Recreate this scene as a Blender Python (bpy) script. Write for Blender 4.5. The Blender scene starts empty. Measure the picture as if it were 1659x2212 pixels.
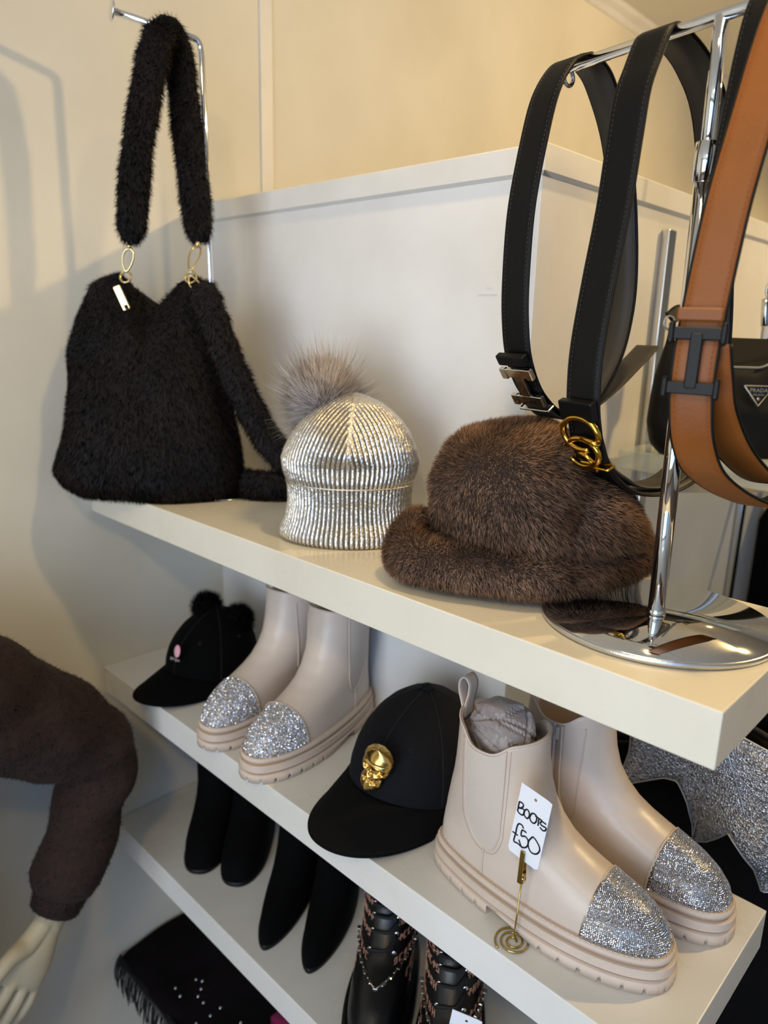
import bpy, bmesh, math, random
import numpy as np
from mathutils import Vector, Matrix
random.seed(4); RNG = np.random.default_rng(4)
SC = bpy.context.scene; COL = SC.collection
PI = math.pi

# ------------------------------------------------------------------ camera
CAM_LOC = np.array([1.21004, -0.78732, 0.26815])
TILT, YAW, ROLL = 0.24596, 0.76525, 0.02662
FPX = 1567.9                                   # focal length in pixels of the 1659 x 2212 frame
fw = np.array([-math.sin(YAW)*math.cos(TILT), math.cos(YAW)*math.cos(TILT), -math.sin(TILT)])
rt = np.array([math.cos(YAW), math.sin(YAW), 0.0]); up = np.cross(rt, fw)
r2 = math.cos(ROLL)*rt+math.sin(ROLL)*up; u2 = -math.sin(ROLL)*rt+math.cos(ROLL)*up
cam = bpy.data.cameras.new('camera'); camo = bpy.data.objects.new('camera', cam); COL.objects.link(camo)
camo.matrix_world = Matrix(((r2[0], u2[0], -fw[0], CAM_LOC[0]), (r2[1], u2[1], -fw[1], CAM_LOC[1]), (r2[2], u2[2], -fw[2], CAM_LOC[2]), (0, 0, 0, 1)))
cam.sensor_fit = 'VERTICAL'; cam.sensor_height = 36; cam.lens = 36*FPX/2212
cam.clip_start = 0.02; cam.clip_end = 60
cam.dof.use_dof = True; cam.dof.focus_distance = 0.74; cam.dof.aperture_fstop = 4.5
SC.camera = camo

# ------------------------------------------------------------------ light
SC.view_settings.view_transform = 'Standard'; SC.view_settings.look = 'None'
SC.view_settings.exposure = 0.2; SC.view_settings.gamma = 1.0; SC.view_settings.use_curve_mapping = False
w = bpy.data.worlds.new('world'); SC.world = w; w.use_nodes = True
w.node_tree.nodes['Background'].inputs[0].default_value = (0.70, 0.82, 1.0, 1); w.node_tree.nodes['Background'].inputs[1].default_value = 0.35
SC.cycles.max_bounces = 6; SC.cycles.diffuse_bounces = 3; SC.cycles.glossy_bounces = 3
SC.cycles.transmission_bounces = 4; SC.cycles.transparent_max_bounces = 8
SC.cycles.caustics_reflective = False; SC.cycles.caustics_refractive = False
SC.cycles.sample_clamp_indirect = 6.0
SC.cycles.use_adaptive_sampling = True; SC.cycles.adaptive_threshold = 0.04; SC.cycles.adaptive_min_samples = 16
FLOOR, CEIL = -1.34, 1.195
def area(name, loc, target, sx, sy, power, col):
    l = bpy.data.lights.new(name, 'AREA'); l.shape = 'RECTANGLE'; l.size = sx; l.size_y = sy; l.energy = power; l.color = col
    o = bpy.data.objects.new(name, l); COL.objects.link(o); o.location = loc
    o.rotation_euler = (Vector(target)-Vector(loc)).to_track_quat('-Z', 'Y').to_euler(); return o
def spot(name, loc, target, power, col, angle=110, blend=.6, rad=.035):
    l = bpy.data.lights.new(name, 'SPOT'); l.energy = power; l.color = col; l.spot_size = math.radians(angle); l.spot_blend = blend; l.shadow_soft_size = rad
    o = bpy.data.objects.new(name, l); COL.objects.link(o); o.location = loc
    o.rotation_euler = (Vector(target)-Vector(loc)).to_track_quat('-Z', 'Y').to_euler(); return o
WARM = (1.0, 0.70, 0.31); DAY = (0.83, 0.91, 1.0); FILL_BLUE = (0.18, 0.44, 1.0)
area('shop_window_daylight', (1.35, -2.58, 0.05), (1.35, 0, 0.05), 1.2, 1.9, 33, DAY)
area('added_blue_fill', (2.65, -2.58, 0.05), (2.65, 0, 0.05), 1.0, 1.9, 17, FILL_BLUE)  # blue fill added to cool the lower left wall, no known source
# ceiling spotlights, the third an unseen fill added to warm the partition: place, aim, cone in degrees, power
LAMPS = [((1.70, 1.24), (0.30, 0.45, 0.55), 125, 62), ((0.95, -0.22), (0.90, -0.16, 0), 120, 16), ((1.50, -1.40), (0.45, 0.0, 0.28), 62, 26), ((0.85, 2.7), (0.85, 2.7, 0), 160, 32)]

# ------------------------------------------------------------------ helpers
def link(o, parent=None):
    COL.objects.link(o)
    if parent is not None: o.parent = parent
    return o
def tag(o, label=None, cat=None, group=None, kind=None):
    if label: o['label'] = label
    if cat: o['category'] = cat
    if group: o['group'] = group
    if kind: o['kind'] = kind
    return o
def thing(name, label, cat, loc=(0, 0, 0), rz=0.0, group=None):
    o = bpy.data.objects.new(name, None); COL.objects.link(o); o.empty_display_size = .05
    o.location = loc; o.rotation_euler = (0, 0, rz); return tag(o, label, cat, group)
def make(name, V, F, mat, parent=None, smooth=True, kind=None, label=None, recalc=True):
    me = bpy.data.meshes.new(name)
    me.from_pydata([tuple(map(float, v)) for v in V], [], [tuple(map(int, f)) for f in F]); me.update()
    if recalc:
        bm = bmesh.new(); bm.from_mesh(me); bmesh.ops.recalc_face_normals(bm, faces=bm.faces[:]); bm.to_mesh(me); bm.free()
    if smooth: me.polygons.foreach_set('use_smooth', [True]*len(me.polygons))
    me.materials.append(mat); o = bpy.data.objects.new(name, me); link(o, parent)
    return tag(o, label, None, None, kind)
def bmake(name, bm, mat, parent=None, smooth=False, kind=None):
    me = bpy.data.meshes.new(name); bm.to_mesh(me); bm.free()
    if smooth: me.polygons.foreach_set('use_smooth', [True]*len(me.polygons))
    me.materials.append(mat); o = bpy.data.objects.new(name, me); link(o, parent)
    return tag(o, None, None, None, kind)
def box(name, lo, hi, mat, parent=None, bevel=0.0, kind=None, segs=2):
    bm = bmesh.new(); bmesh.ops.create_cube(bm, size=1)
    for v in bm.verts: v.co = Vector([lo[i]+(v.co[i]+.5)*(hi[i]-lo[i]) for i in range(3)])
    if bevel: bmesh.ops.bevel(bm, geom=bm.edges[:], offset=bevel, segments=segs, affect='EDGES', profile=.5)
    o = bmake(name, bm, mat, parent, False, kind)
    return o
def norm(v):
    v = np.asarray(v, float); n = np.linalg.norm(v, axis=-1, keepdims=True); return v/np.maximum(n, 1e-12)
def loft(rings, closed=True, cap0=False, cap1=False):
    rings = [np.asarray(r, float) for r in rings]; n = len(rings[0]); V = np.concatenate(rings); F = []
    m = n if closed else n-1
    for i in range(len(rings)-1):
        for j in range(m):
            k = (j+1) % n; F.append((i*n+j, i*n+k, (i+1)*n+k, (i+1)*n+j))
    if cap0: F.append(tuple(range(n-1, -1, -1)))
    if cap1: F.append(tuple((len(rings)-1)*n+j for j in range(n)))
    return V, F
def merge(parts):
    V, F, o = [], [], 0
    for v, f in parts:
        v = np.asarray(v, float); V.append(v); F += [tuple(i+o for i in q) for q in f]; o += len(v)
    return np.concatenate(V), F
def frames(P, ref=(0, 0, 1), closed=False):
    P = np.asarray(P, float)
    T = norm(np.roll(P, -1, 0)-np.roll(P, 1, 0)) if closed else norm(np.gradient(P, axis=0))
    N = []; prev = np.asarray(ref, float)
    for t in T:
        n = prev-t*np.dot(prev, t)
        if np.linalg.norm(n) < 1e-4: n = np.cross(t, (1, 0, 0.3))
        n = n/np.linalg.norm(n); N.append(n); prev = n
    N = np.array(N); return T, N, np.cross(T, N)
def tube(P, r, n=8, closed=False, ref=(0, 0, 1), caps=True):
    P = np.asarray(P, float); T, N, B = frames(P, ref, closed); r = np.broadcast_to(np.asarray(r, float), (len(P),))
    a = np.linspace(0, 2*PI, n, endpoint=False)
    rings = [p+rr*(np.cos(a)[:, None]*nn+np.sin(a)[:, None]*bb) for p, nn, bb, rr in zip(P, N, B, r)]
    if closed: rings.append(rings[0]); return loft(rings)
    return loft(rings, True, caps, caps)
def spline(P, n=60, closed=False):
    P = np.asarray(P, float); m = len(P)
    if closed: Q = np.vstack([P[-1], P, P[0], P[1]]); segs = m
    else: Q = np.vstack([2*P[0]-P[1], P, 2*P[-1]-P[-2]]); segs = m-1
    out = []
    for u in np.linspace(0, segs, n, endpoint=not closed):
        i = min(int(u), segs-1); t = u-i; a, b, c, d = Q[i:i+4]
        out.append(.5*((2*b)+(-a+c)*t+(2*a-5*b+4*c-d)*t*t+(-a+3*b-3*c+d)*t**3))
    return np.array(out)
def resample(P, step):
    P = np.asarray(P, float); s = np.concatenate([[0], np.cumsum(np.linalg.norm(np.diff(P, axis=0), axis=1))])
    k = max(2, int(round(s[-1]/step))+1); u = np.linspace(0, s[-1], k)
    return np.stack([np.interp(u, s, P[:, i]) for i in range(P.shape[1])], 1)
def strap(P, width, thick, side, bulge=0.0):
    """flat leather strap: P centre line, side(i) unit vector across the strap"""
    P = np.asarray(P, float); S = norm(np.broadcast_to(np.asarray(side, float), P.shape)); T = norm(np.gradient(P, axis=0)); S = norm(S-T*(S*T).sum(1, keepdims=True)); N = np.cross(T, S)
    w, h = width/2, thick/2; e = min(h*.8, w*.2)
    prof = [(-w, -h+e), (-w+e, -h), (-w*.5, -h), (w*.5, -h), (w-e, -h), (w, -h+e), (w, h-e), (w-e, h), (w*.5, h+bulge), (-w*.5, h+bulge), (-w+e, h), (-w, h-e)]
    rings = [np.array([p+a*s+b*n for a, b in prof]) for p, s, n in zip(P, S, N)]
    return loft(rings, True, True, True), S, N
def lathe(prof, n=32, cap0=True, cap1=True):
    a = np.linspace(0, 2*PI, n, endpoint=False)
    return loft([np.stack([r*np.cos(a), r*np.sin(a), np.full(n, z)], 1) for r, z in prof], True, cap0, cap1)
def xf(V, loc=(0, 0, 0), M=None):
    V = np.asarray(V, float)
    if M is not None: V = V@np.asarray(M, float).T
    return V+np.asarray(loc, float)
def axes(X, Y, Z): return np.stack([X, Y, Z], 1)
def fbox(c, A, dims, ch=.0006):
    """chamfered box in the frame A (columns), for buckles and clips"""
    x, y, z = [d/2 for d in dims]; ch = min(ch, x*.6, y*.6, z*.6); rings = []
    for zz, k in ((-z, ch), (-z+ch, 0), (z-ch, 0), (z, ch)):
        a, b = x-k, y-k
        rings.append(np.array([(a, -b+ch, zz), (a, b-ch, zz), (a-ch, b, zz), (-a+ch, b, zz), (-a, b-ch, zz), (-a, -b+ch, zz), (-a+ch, -b, zz), (a-ch, -b, zz)]))
    V, F = loft(rings, True, True, True); return xf(V, c, A), F
def lin(c):
    c = c.lstrip('#'); v = [int(c[i:i+2], 16)/255 for i in (0, 2, 4)]
    return tuple((x/12.92 if x <= .04045 else ((x+.055)/1.055)**2.4) for x in v)+(1,)
_noise_dirs = RNG.normal(size=(24, 3)); _noise_ph = RNG.uniform(0, 6.28, 24)
def wob(P, scale, octs=8, seed=0):
    """cheap smooth pseudo noise in -1..1"""
    P = np.asarray(P, float); s = np.zeros(len(P))
    for k in range(octs):
        d = _noise_dirs[(k+seed*5) % 24]; s += np.sin(P@d*scale*(.7+.25*k)+_noise_ph[(k*3+seed) % 24])
    return s/octs*1.6

# ------------------------------------------------------------------ materials
def M(name, col, rough=.5, metal=0.0, col2=None, nscale=20, nlo=.35, nhi=.65, bump=0.0, bscale=200, sheen=0.0, sheen_col=None, spec=.5, coat=0.0, detail=4, stretch=None, trans=0.0, emit=None, rvar=0.0, thin=0.0):
    m = bpy.data.materials.new(name); m.use_nodes = True; t = m.node_tree; b = t.nodes['Principled BSDF']
    c1 = lin(col) if isinstance(col, str) else tuple(col)
    b.inputs['Base Color'].default_value = c1; b.inputs['Roughness'].default_value = rough; b.inputs['Metallic'].default_value = metal
    b.inputs['Specular IOR Level'].default_value = spec; b.inputs['Coat Weight'].default_value = coat
    b.inputs['Sheen Weight'].default_value = sheen
    if sheen_col: b.inputs['Sheen Tint'].default_value = lin(sheen_col)
    if trans: b.inputs['Transmission Weight'].default_value = trans
    tc = None
    def coords():
        nonlocal tc
        if tc is None:
            tc = t.nodes.new('ShaderNodeTexCoord').outputs['Object']
            if stretch:
                mp = t.nodes.new('ShaderNodeMapping'); mp.inputs['Scale'].default_value = stretch; t.links.new(tc, mp.inputs[0]); tc = mp.outputs[0]
        return tc
    if col2 is not None or rvar:
        n = t.nodes.new('ShaderNodeTexNoise'); n.inputs['Scale'].default_value = nscale; n.inputs['Detail'].default_value = detail; t.links.new(coords(), n.inputs['Vector'])
    if col2 is not None:
        r = t.nodes.new('ShaderNodeValToRGB'); r.color_ramp.elements[0].position = nlo; r.color_ramp.elements[1].position = nhi
        r.color_ramp.elements[0].color = c1; r.color_ramp.elements[1].color = lin(col2) if isinstance(col2, str) else col2
        t.links.new(n.outputs['Fac'], r.inputs[0]); t.links.new(r.outputs[0], b.inputs['Base Color'])
    if rvar:
        mr = t.nodes.new('ShaderNodeMapRange'); mr.inputs[3].default_value = max(0, rough-rvar); mr.inputs[4].default_value = rough+rvar
        t.links.new(n.outputs['Fac'], mr.inputs[0]); t.links.new(mr.outputs[0], b.inputs['Roughness'])
    if bump:
        n2 = t.nodes.new('ShaderNodeTexNoise'); n2.inputs['Scale'].default_value = bscale; n2.inputs['Detail'].default_value = 3; t.links.new(coords(), n2.inputs['Vector'])
        bp = t.nodes.new('ShaderNodeBump'); bp.inputs['Strength'].default_value = bump; bp.inputs['Distance'].default_value = .001
        t.links.new(n2.outputs['Fac'], bp.inputs['Height']); t.links.new(bp.outputs[0], b.inputs['Normal'])
    if thin:      # light passes through thin hair and cloth
        tr = t.nodes.new('ShaderNodeBsdfTranslucent'); mx = t.nodes.new('ShaderNodeMixShader'); mx.inputs[0].default_value = thin; out = t.nodes['Material Output']
        tr.inputs[0].default_value = c1
        if col2 is not None: t.links.new(r.outputs[0], tr.inputs[0])
        t.links.new(b.outputs[0], mx.inputs[1]); t.links.new(tr.outputs[0], mx.inputs[2]); t.links.new(mx.outputs[0], out.inputs[0])
    if emit:
        b.inputs['Emission Color'].default_value = lin(emit[0]); b.inputs['Emission Strength'].default_value = emit[1]
    return m

def fur(name, src, n, length, width, mat, parent, comb=(0, 0, -1), combw=.6, rand=.35, lvar=.35, segs=2, droop=0.0, mask=None, curl=0.0, nrm_mix=.75, seed=1):
    """real strands: thin tapering ribbons grown from the faces of src; one part, nobody could count them"""
    rng = np.random.default_rng(seed); me = src.data; me.calc_loop_triangles()
    nv = len(me.vertices); co = np.empty(nv*3); me.vertices.foreach_get('co', co); co = co.reshape(-1, 3)
    no = np.empty(nv*3); me.vertices.foreach_get('normal', no); no = no.reshape(-1, 3)
    nt = len(me.loop_triangles); tri = np.empty(nt*3, int); me.loop_triangles.foreach_get('vertices', tri); tri = tri.reshape(-1, 3)
    A, B, C = co[tri[:, 0]], co[tri[:, 1]], co[tri[:, 2]]; ar = np.linalg.norm(np.cross(B-A, C-A), axis=1)
    if mask is not None: ar = ar*mask((A+B+C)/3)
    idx = rng.choice(nt, n, p=ar/ar.sum()); u = rng.random(n); v = rng.random(n); f = u+v > 1; u[f] = 1-u[f]; v[f] = 1-v[f]
    P = A[idx]+u[:, None]*(B-A)[idx]+v[:, None]*(C-A)[idx]
    N = norm(no[tri[idx, 0]]*(1-u-v)[:, None]+no[tri[idx, 1]]*u[:, None]+no[tri[idx, 2]]*v[:, None])
    cb = comb(P, N) if callable(comb) else np.broadcast_to(np.asarray(comb, float), P.shape)
    cb = cb-N*(cb*N).sum(1, keepdims=True)
    cw = combw*(1+.6*wob(P, 45, 6, 2))[:, None]
    D = norm(N+cb*cw+rng.normal(size=P.shape)*rand*.6+np.stack([wob(P, 60, 6, 3), wob(P, 60, 6, 4), wob(P, 60, 6, 1)], 1)*rand*.6)
    L = length*(1+rng.uniform(-lvar, lvar, n))
    side = norm(np.cross(D, rng.normal(size=P.shape))); W = width*(.7+.6*rng.random(n))
    k = segs; rows = []
    bend = norm(cb*.8+np.array([0, 0, -droop])+rng.normal(size=P.shape)*.25)
    for i in range(k+1):
        t = i/k; c = P-N*length*.05+D*(L*t)[:, None]+bend*(L*.22*t*t)[:, None]*(1+curl)
        if i < k:
            hw = (W*(1-.75*t)/2)[:, None]; rows += [c-side*hw, c+side*hw]
        else: rows.append(c)
    V = np.stack(rows, 1); m = V.shape[1]; base = np.arange(n)*m
    tl = []
    for i in range(k-1):
        a = 2*i; tl += [(a, a+1, a+3), (a, a+3, a+2)]
    a = 2*(k-1); tl.append((a, a+1, a+2))
    F = (base[:, None, None]+np.array(tl)[None]).reshape(-1, 3)
    V = V.reshape(-1, 3); out = bpy.data.meshes.new(name); out.vertices.add(len(V)); out.vertices.foreach_set('co', V.ravel())
    nf = len(F); out.loops.add(nf*3); out.loops.foreach_set('vertex_index', F.ravel().astype(np.int32)); out.polygons.add(nf)
    out.polygons.foreach_set('loop_start', np.arange(0, nf*3, 3, dtype=np.int32)); out.polygons.foreach_set('loop_total', np.full(nf, 3, dtype=np.int32))
    out.polygons.foreach_set('use_smooth', np.ones(nf, dtype=bool)); out.update(calc_edges=True)
    cn = norm(np.repeat(N, m, 0)*nrm_mix+np.repeat(np.cross(side, D), m, 0)*(1-nrm_mix)*np.sign((np.cross(side, D)*N).sum(1)).repeat(m)[:, None])
    out.normals_split_custom_set_from_vertices(cn.tolist())
    out.materials.append(mat); o = bpy.data.objects.new(name, out); link(o, parent); o['kind'] = 'stuff'
    return o
# ------------------------------------------------------------------ the setting
m_wall = M('painted_wall', '#EAE4D3', .55, col2='#DFD8C6', nscale=3.0, bump=.12, bscale=60, spec=.35)
m_panel = M('painted_board', '#EBE9E6', .42, col2='#E0DDD7', nscale=5, bump=.08, bscale=90, spec=.4)
m_trim = M('painted_trim', '#E9E7E3', .4, col2='#DFDCD5', nscale=8, bump=.1, bscale=120)
m_ceil = M('ceiling_paint', '#E2DED2', .8, bump=.1, bscale=50)
m_floor = M('floor_boards', '#5B4A3B', .45, col2='#6E5B48', nscale=6, bump=.1, bscale=40, stretch=(1, 8, 1))
m_shelf = M('shelf_foil', '#EBE8E0', .27, col2='#E4E0D6', nscale=9, bump=.012, bscale=260, spec=.5, rvar=.02)
m_shelf_warmlit = M('warm_lit_shelf_foil', '#ECE5D2', .27, col2='#E6DECA', nscale=9, bump=.012, bscale=260, spec=.5, rvar=.02)  # copy of the shelf foil, the top shelf's warmer light put into its colour
m_gap = M('gap_shadow_paint', '#B9B2A4', .7)
XR, YB, YF = 3.6, 4.4, -2.6
def S(o): o['kind'] = 'structure'; return o
S(box('floor', (-.1, YF-.1, FLOOR-.06), (XR+.1, YB+.1, FLOOR), m_floor))
S(box('ceiling', (-.1, YF-.1, CEIL), (XR+.1, YB+.1, CEIL+.06), m_ceil))
wl = S(box('wall_left', (-.1, YF-.1, FLOOR), (0, YB+.1, CEIL), m_wall))
S(box('wall_far', (0, YB, FLOOR), (XR, YB+.1, CEIL), m_wall))
S(box('wall_right', (XR, YF-.1, FLOOR), (XR+.1, YB+.1, CEIL), m_wall))
# shop front: wall with the window opening the daylight comes through, plus one added for the blue fill
fr = bmesh.new()
for lo, hi in (((0, YF-.1, FLOOR), (.74, YF, CEIL)), ((1.96, YF-.1, -.91), (2.14, YF, .99)), ((3.16, YF-.1, FLOOR), (XR, YF, CEIL)), ((.74, YF-.1, .99), (3.16, YF, CEIL)), ((.74, YF-.1, FLOOR), (3.16, YF, -.91))):
    q = bmesh.ops.create_cube(fr, size=1)
    for v in q['verts']: v.co = Vector([lo[i]+(v.co[i]+.5)*(hi[i]-lo[i]) for i in range(3)])
S(bmake('wall_front', fr, m_wall))
for nm, x0, x1 in (('window_1', .74, 1.96), ('window_added', 2.14, 3.16)):  # second frame is made up, to go round the blue fill
    wf = bpy.data.objects.new(nm, None); COL.objects.link(wf); S(wf)
    for a0, a1, z0, z1 in ((x0, x0+.03, -.91, .99), (x1-.03, x1, -.91, .99), (x0+.03, x1-.03,   .96, .99), (x0+.03, x1-.03, -.91, -.88)):
        box('window_frame', (a0, YF-.06, z0), (a1, YF-.025, z1), m_trim, wf)
# cover strips and a joint on the left wall, the coving along the ceiling
S(box('trim_1', (0, .112, -.02), (.0035, .140, CEIL), m_trim, None, .001))
V, F = loft([np.array([(0, y, CEIL-.035), (.006, y, CEIL-.034), (.014, y, CEIL-.020), (.030, y, CEIL-.012), (.034, y, CEIL-.004), (.034, y, CEIL), (0, y, CEIL)]) for y in np.linspace(YF, YB, 6)])
S(make('trim_2', V, F, m_trim, smooth=False))
# low boxed-in partition with a capping board
XP, ZP = .697, .4834
S(box('wall_back', (0.0, 0.0, FLOOR), (XP, 3.4, ZP-.008), m_panel, None, .0015))
wb = bpy.data.objects['wall_back']
for px_, pz_ in ((.628, .330),):
    make('filled_patch', *merge([fbox((px_, -.0003, pz_), np.eye(3), (.030, .0008, .030), .0003), fbox((px_+.002, -.0006, pz_-.002), np.eye(3), (.011, .0010, .010), .0004)]), m_panel, wb, False)
cap = bpy.data.objects.new('trim_3', None); COL.objects.link(cap); S(cap)
TP = .0345
def capboard(name, pts):
    return make(name, *loft([np.array(r) for r in pts], True, True, True), m_trim, cap, False)
prof = [(0, ZP-TP), (-.0065, ZP-TP+.004), (-.007, ZP-.002), (-.005, ZP), (.02, ZP), (.02, ZP-TP)]
capboard('capping_board', [[(x+(0 if x == 0.0 else (-y if y < 0 else 0)), y, z) for y, z in prof] for x in (0.0, XP)])
capboard('capping_board', [[(XP-y, (y if yy == 0 else yy), z) for y, z in prof] for yy in (0, 3.4)])

# three thick shelves and the lowest one, all flush with the partition's face
SHX, SHD, SHT = 1.057, .26, .0493
Z1, Z2, Z3, Z4 = 0.0, -.3433, -.668, -.993
for z, lab in ((Z1, 'thick white shelf carrying the fur bag and belt stand, topmost of all'), (Z2, 'thick white shelf carrying the beige boots and the skull cap, second from top'),
               (Z3, 'thick white shelf carrying the black suede boots, third from top'), (Z4, 'lowest white shelf, under the dark fringed scarf')):
    s = box('floating_shelf', (.0005, -SHD, z-SHT), (SHX, -.0005, z), m_shelf_warmlit if z == Z1 else m_shelf, None, .0012)
    tag(s, lab, 'shelf', 'thick white wall shelves')
# ceiling lamps, the third one an added fill
m_can = M('lamp_can', '#D9D7D2', .35, .6); m_bulb = M('lamp_bulb', '#FFE6B8', .5, emit=('#FFDFA6', 12))
for i, ((lx, ly), aim, cone, pw) in enumerate(LAMPS):
    t = thing('ceiling_spotlight', ['small round ceiling spotlight behind the partition', 'small round ceiling spotlight above the top shelf', 'small round fill spotlight added behind the camera to warm the partition', 'small round ceiling spotlight far down the left wall'][i], 'light', (lx, ly, CEIL), 0, 'ceiling spotlights')
    make('housing', *lathe([(.045, 0), (.045, -.012), (.036, -.012), (.036, -.003)], 24, False, True), m_can, t)
    make('bulb', *lathe([(.03, -.003), (.03, -.006), (.018, -.009)], 20, True, True), m_bulb, t)
    spot('spot_lamp', (lx, ly, CEIL-.03), aim, pw, WARM, cone, .7, .08 if i == 2 else .03)
# ------------------------------------------------------------------ chrome belt stand with its belts
m_chrome = M('chrome', '#E9EAEC', .05, 1.0)
m_chrome_rough = M('chrome_edge', '#D5D6D8', .28, 1.0, bump=.2, bscale=500)
m_black_leather = M('black_leather', '#060606', .46, bump=.25, bscale=420, spec=.22)
m_black_edge = M('black_leather_edge', '#070707', .5, spec=.25)
m_inner = M('grey_brown_leather_lining', '#332E26', .55, bump=.2, bscale=500)
m_tan = M('tan_leather', '#8B501D', .48, col2='#804818', nscale=14, bump=.25, bscale=380, spec=.35)
m_gold = M('polished_gold', '#D3A443', .13, 1.0)
m_silver = M('polished_silver', '#D9D8D2', .1, 1.0)
m_matteblack = M('matt_black_metal', '#0B0B0B', .5, spec=.3)
m_thread_dark = M('grey_thread', '#2C2C2C', .7)
m_thread_tan = M('brown_thread', '#8A4A20', .7)
BAR0 = np.array([.9361, -.1228, .5215]); BD = np.array([-.986, .167, 0]); BH = np.array([.167, .986, 0])
st = thing('belt_stand', 'chrome T-shaped belt stand with a round mirrored base on the top shelf', 'display stand', (.9435, -.124, 0))
O = np.array([.9435, -.124, 0])
make('base_plate', *lathe([(.1075, .0002), (.1090, .0012), (.1090, .0052), (.1078, .0062)], 96), m_chrome_rough, st)
make('mirror_top', *lathe([(.1076, .0061), (.1074, .0067)], 96), m_chrome, st)
TOPP = BAR0-O
make('pole', *tube([(0, 0, .0066), TOPP*.35, TOPP*.78], .0080, 24), m_chrome, st)
make('pole_foot', *lathe([(.0088, .0066), (.0088, .012), (.0082, .0125)], 24), m_chrome, st)
make('extension_rod', *tube([TOPP*.76, TOPP], .0060, 20), m_chrome, st)
cz = TOPP*.79
col_ = make('height_collar', *merge([xf(lathe([(.0086, -.016), (.0098, -.0155), (.0098, .0155), (.0086, .016)], 24)[0], cz), ] and [(xf(lathe([(.0086, -.016), (.0098, -.0155), (.0098, .0155), (.0086, .016)], 24)[0], cz), lathe([(.0086, -.016), (.0098, -.0155), (.0098, .0155), (.0086, .016)], 24)[1])]), m_chrome, st)
kd = norm(np.array([.72, .35, .0])); kp = [cz+kd*t+np.array((0, 0, .004)) for t in (.008, .016, .022, .03)]
make('clamp_screw', *tube(kp, [.0035, .0035, .0065, .0065], 14), m_chrome, col_)
bar = make('top_bar', *tube([BAR0-O+BD*.158, BAR0-O-BD*.158], .0052, 20), m_chrome, st)
a = np.linspace(0, 2*PI, 24, endpoint=False)
for s in (.1565, -.1565):
    c = BAR0-O+BD*s+np.array((0, 0, -.010)); make('end_ring', *tube([c+BH*.0065*math.cos(t)+np.array((0, 0, .0065*math.sin(t))) for t in a], .0022, 8, True), m_chrome, bar)

def belt_path(pts, s, n=140, closed=False):
    P = spline(np.array(pts), n, closed); return np.array([BAR0+BD*s+BH*h for h, z in P])*[1, 1, 0]+np.array([[0, 0, z] for h, z in P])
def stitches(P, S, N, off, mat, parent, step=.0042, ln=.0024, lift=.0012, sgn=1, width=.0007):
    s = np.concatenate([[0], np.cumsum(np.linalg.norm(np.diff(P, axis=0), axis=1))]); parts = []
    for u in np.arange(.004, s[-1]-.004, step):
        c = np.array([np.interp(u, s, P[:, i]) for i in range(3)]); sd = norm(np.array([np.interp(u, s, S[:, i]) for i in range(3)])); nn = norm(np.array([np.interp(u, s, N[:, i]) for i in range(3)]))
        t = np.cross(sd, nn); c = c+sd*off+nn*lift*sgn
        parts.append((np.array([c-t*ln/2-sd*width/2, c+t*ln/2-sd*width/2, c+t*ln/2+sd*width/2, c-t*ln/2+sd*width/2, c+nn*sgn*.0004-t*ln/4, c+nn*sgn*.0004+t*ln/4]), [(0, 1, 5, 4), (1, 2, 5), (2, 3, 4, 5), (3, 0, 4)]))
    return make('stitching', *merge(parts), mat, parent, False, 'stuff')
def frame_at(P, S, N, i, sgn=1):
    T = norm(P[min(i+1, len(P)-1)]-P[max(i-1, 0)]); return T, S[i], N[i]*sgn
def belt(name, label, s, loop, width, thick, mat, side=None, extra=None, edge=None, thread=None, group='leather belts hung over the chrome bar', outer=1):
    root = thing(name, label, 'belt', tuple(BAR0+BD*s+np.array((0, 0, .0))), 0, group); o0 = np.array(root.location)
    P = belt_path(loop, s)-o0; sd = BD if side is None else side(P)
    (V, F), S, N = strap(P, width, thick, sd); st_ = make('strap', V, F, mat, root)
    # the lining is the inside face of the loop, the piping the cut edges
    mid = P.mean(0); ins = np.where(((P-mid)*N).sum(1) > 0, -1, 1)[:, None]
    sg = float(np.sign(np.median(((P-mid)*N).sum(1))))
    Pi = P-N*sg*(thick/2+.0002); rings = [np.array([p-sd_*(width*.47), p-sd_*(width*.47)-n*sg*.0004, p+sd_*(width*.47)-n*sg*.0004, p+sd_*(width*.47)]) for p, sd_, n in zip(Pi, S, N)]
    make('lining', *loft(rings), extra or m_inner, st_)
    if edge:
        for q in (-1, 1): make('painted_edge', *tube(P+S*q*width/2, thick*.42, 6), edge, st_)
    if thread:
        for q in (-1, 1): stitches(P, S, N, q*(width/2-.0035), thread, st_, lift=thick/2, sgn=sg)
    return root, P, S, N, sg

# belt A: silver bar buckle, loop at the end of the bar
loopA = [(0, .5275), (-.020, .518), (-.0403, .4895), (-.0523, .4476), (-.0634, .3848), (-.0647, .321), (-.061, .277), (-.0513, .2407), (-.0284, .2073), (.0106, .1847), (.0558, .1945), (.0901, .2376), (.1039, .2812), (.1055, .3312), (.0916, .4019), (.0688, .4668), (.038, .510), (.018, .524), (0, .5275)]
A, P, S, N, sg = belt('leather_belt', 'slim black leather belt with a silver bar buckle, nearest the end of the bar', .147, loopA, .034, .003, m_black_leather, edge=m_black_edge, thread=m_thread_dark)
tail = belt_path([(-.035, .206), (.0032, .1815), (.0488, .1871), (.0947, .209), (.1335, .2348), (.1655, .2572)], .147, 50)-np.array(A.location)
(V, F), S2, N2 = strap(tail, .033, .0028, BD); make('belt_tip', V, F, m_inner, A)
i = int(np.argmin(abs(P[:, 2]-(.218-BAR0[2]))+abs((P@BH)+.036)*2)); T, Sd, Nn = frame_at(P, S, N, i, sg)
if T[2] > 0: T = -T
c = P[i]+Nn*.0055; Fr = axes(Sd, T, Nn)
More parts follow.
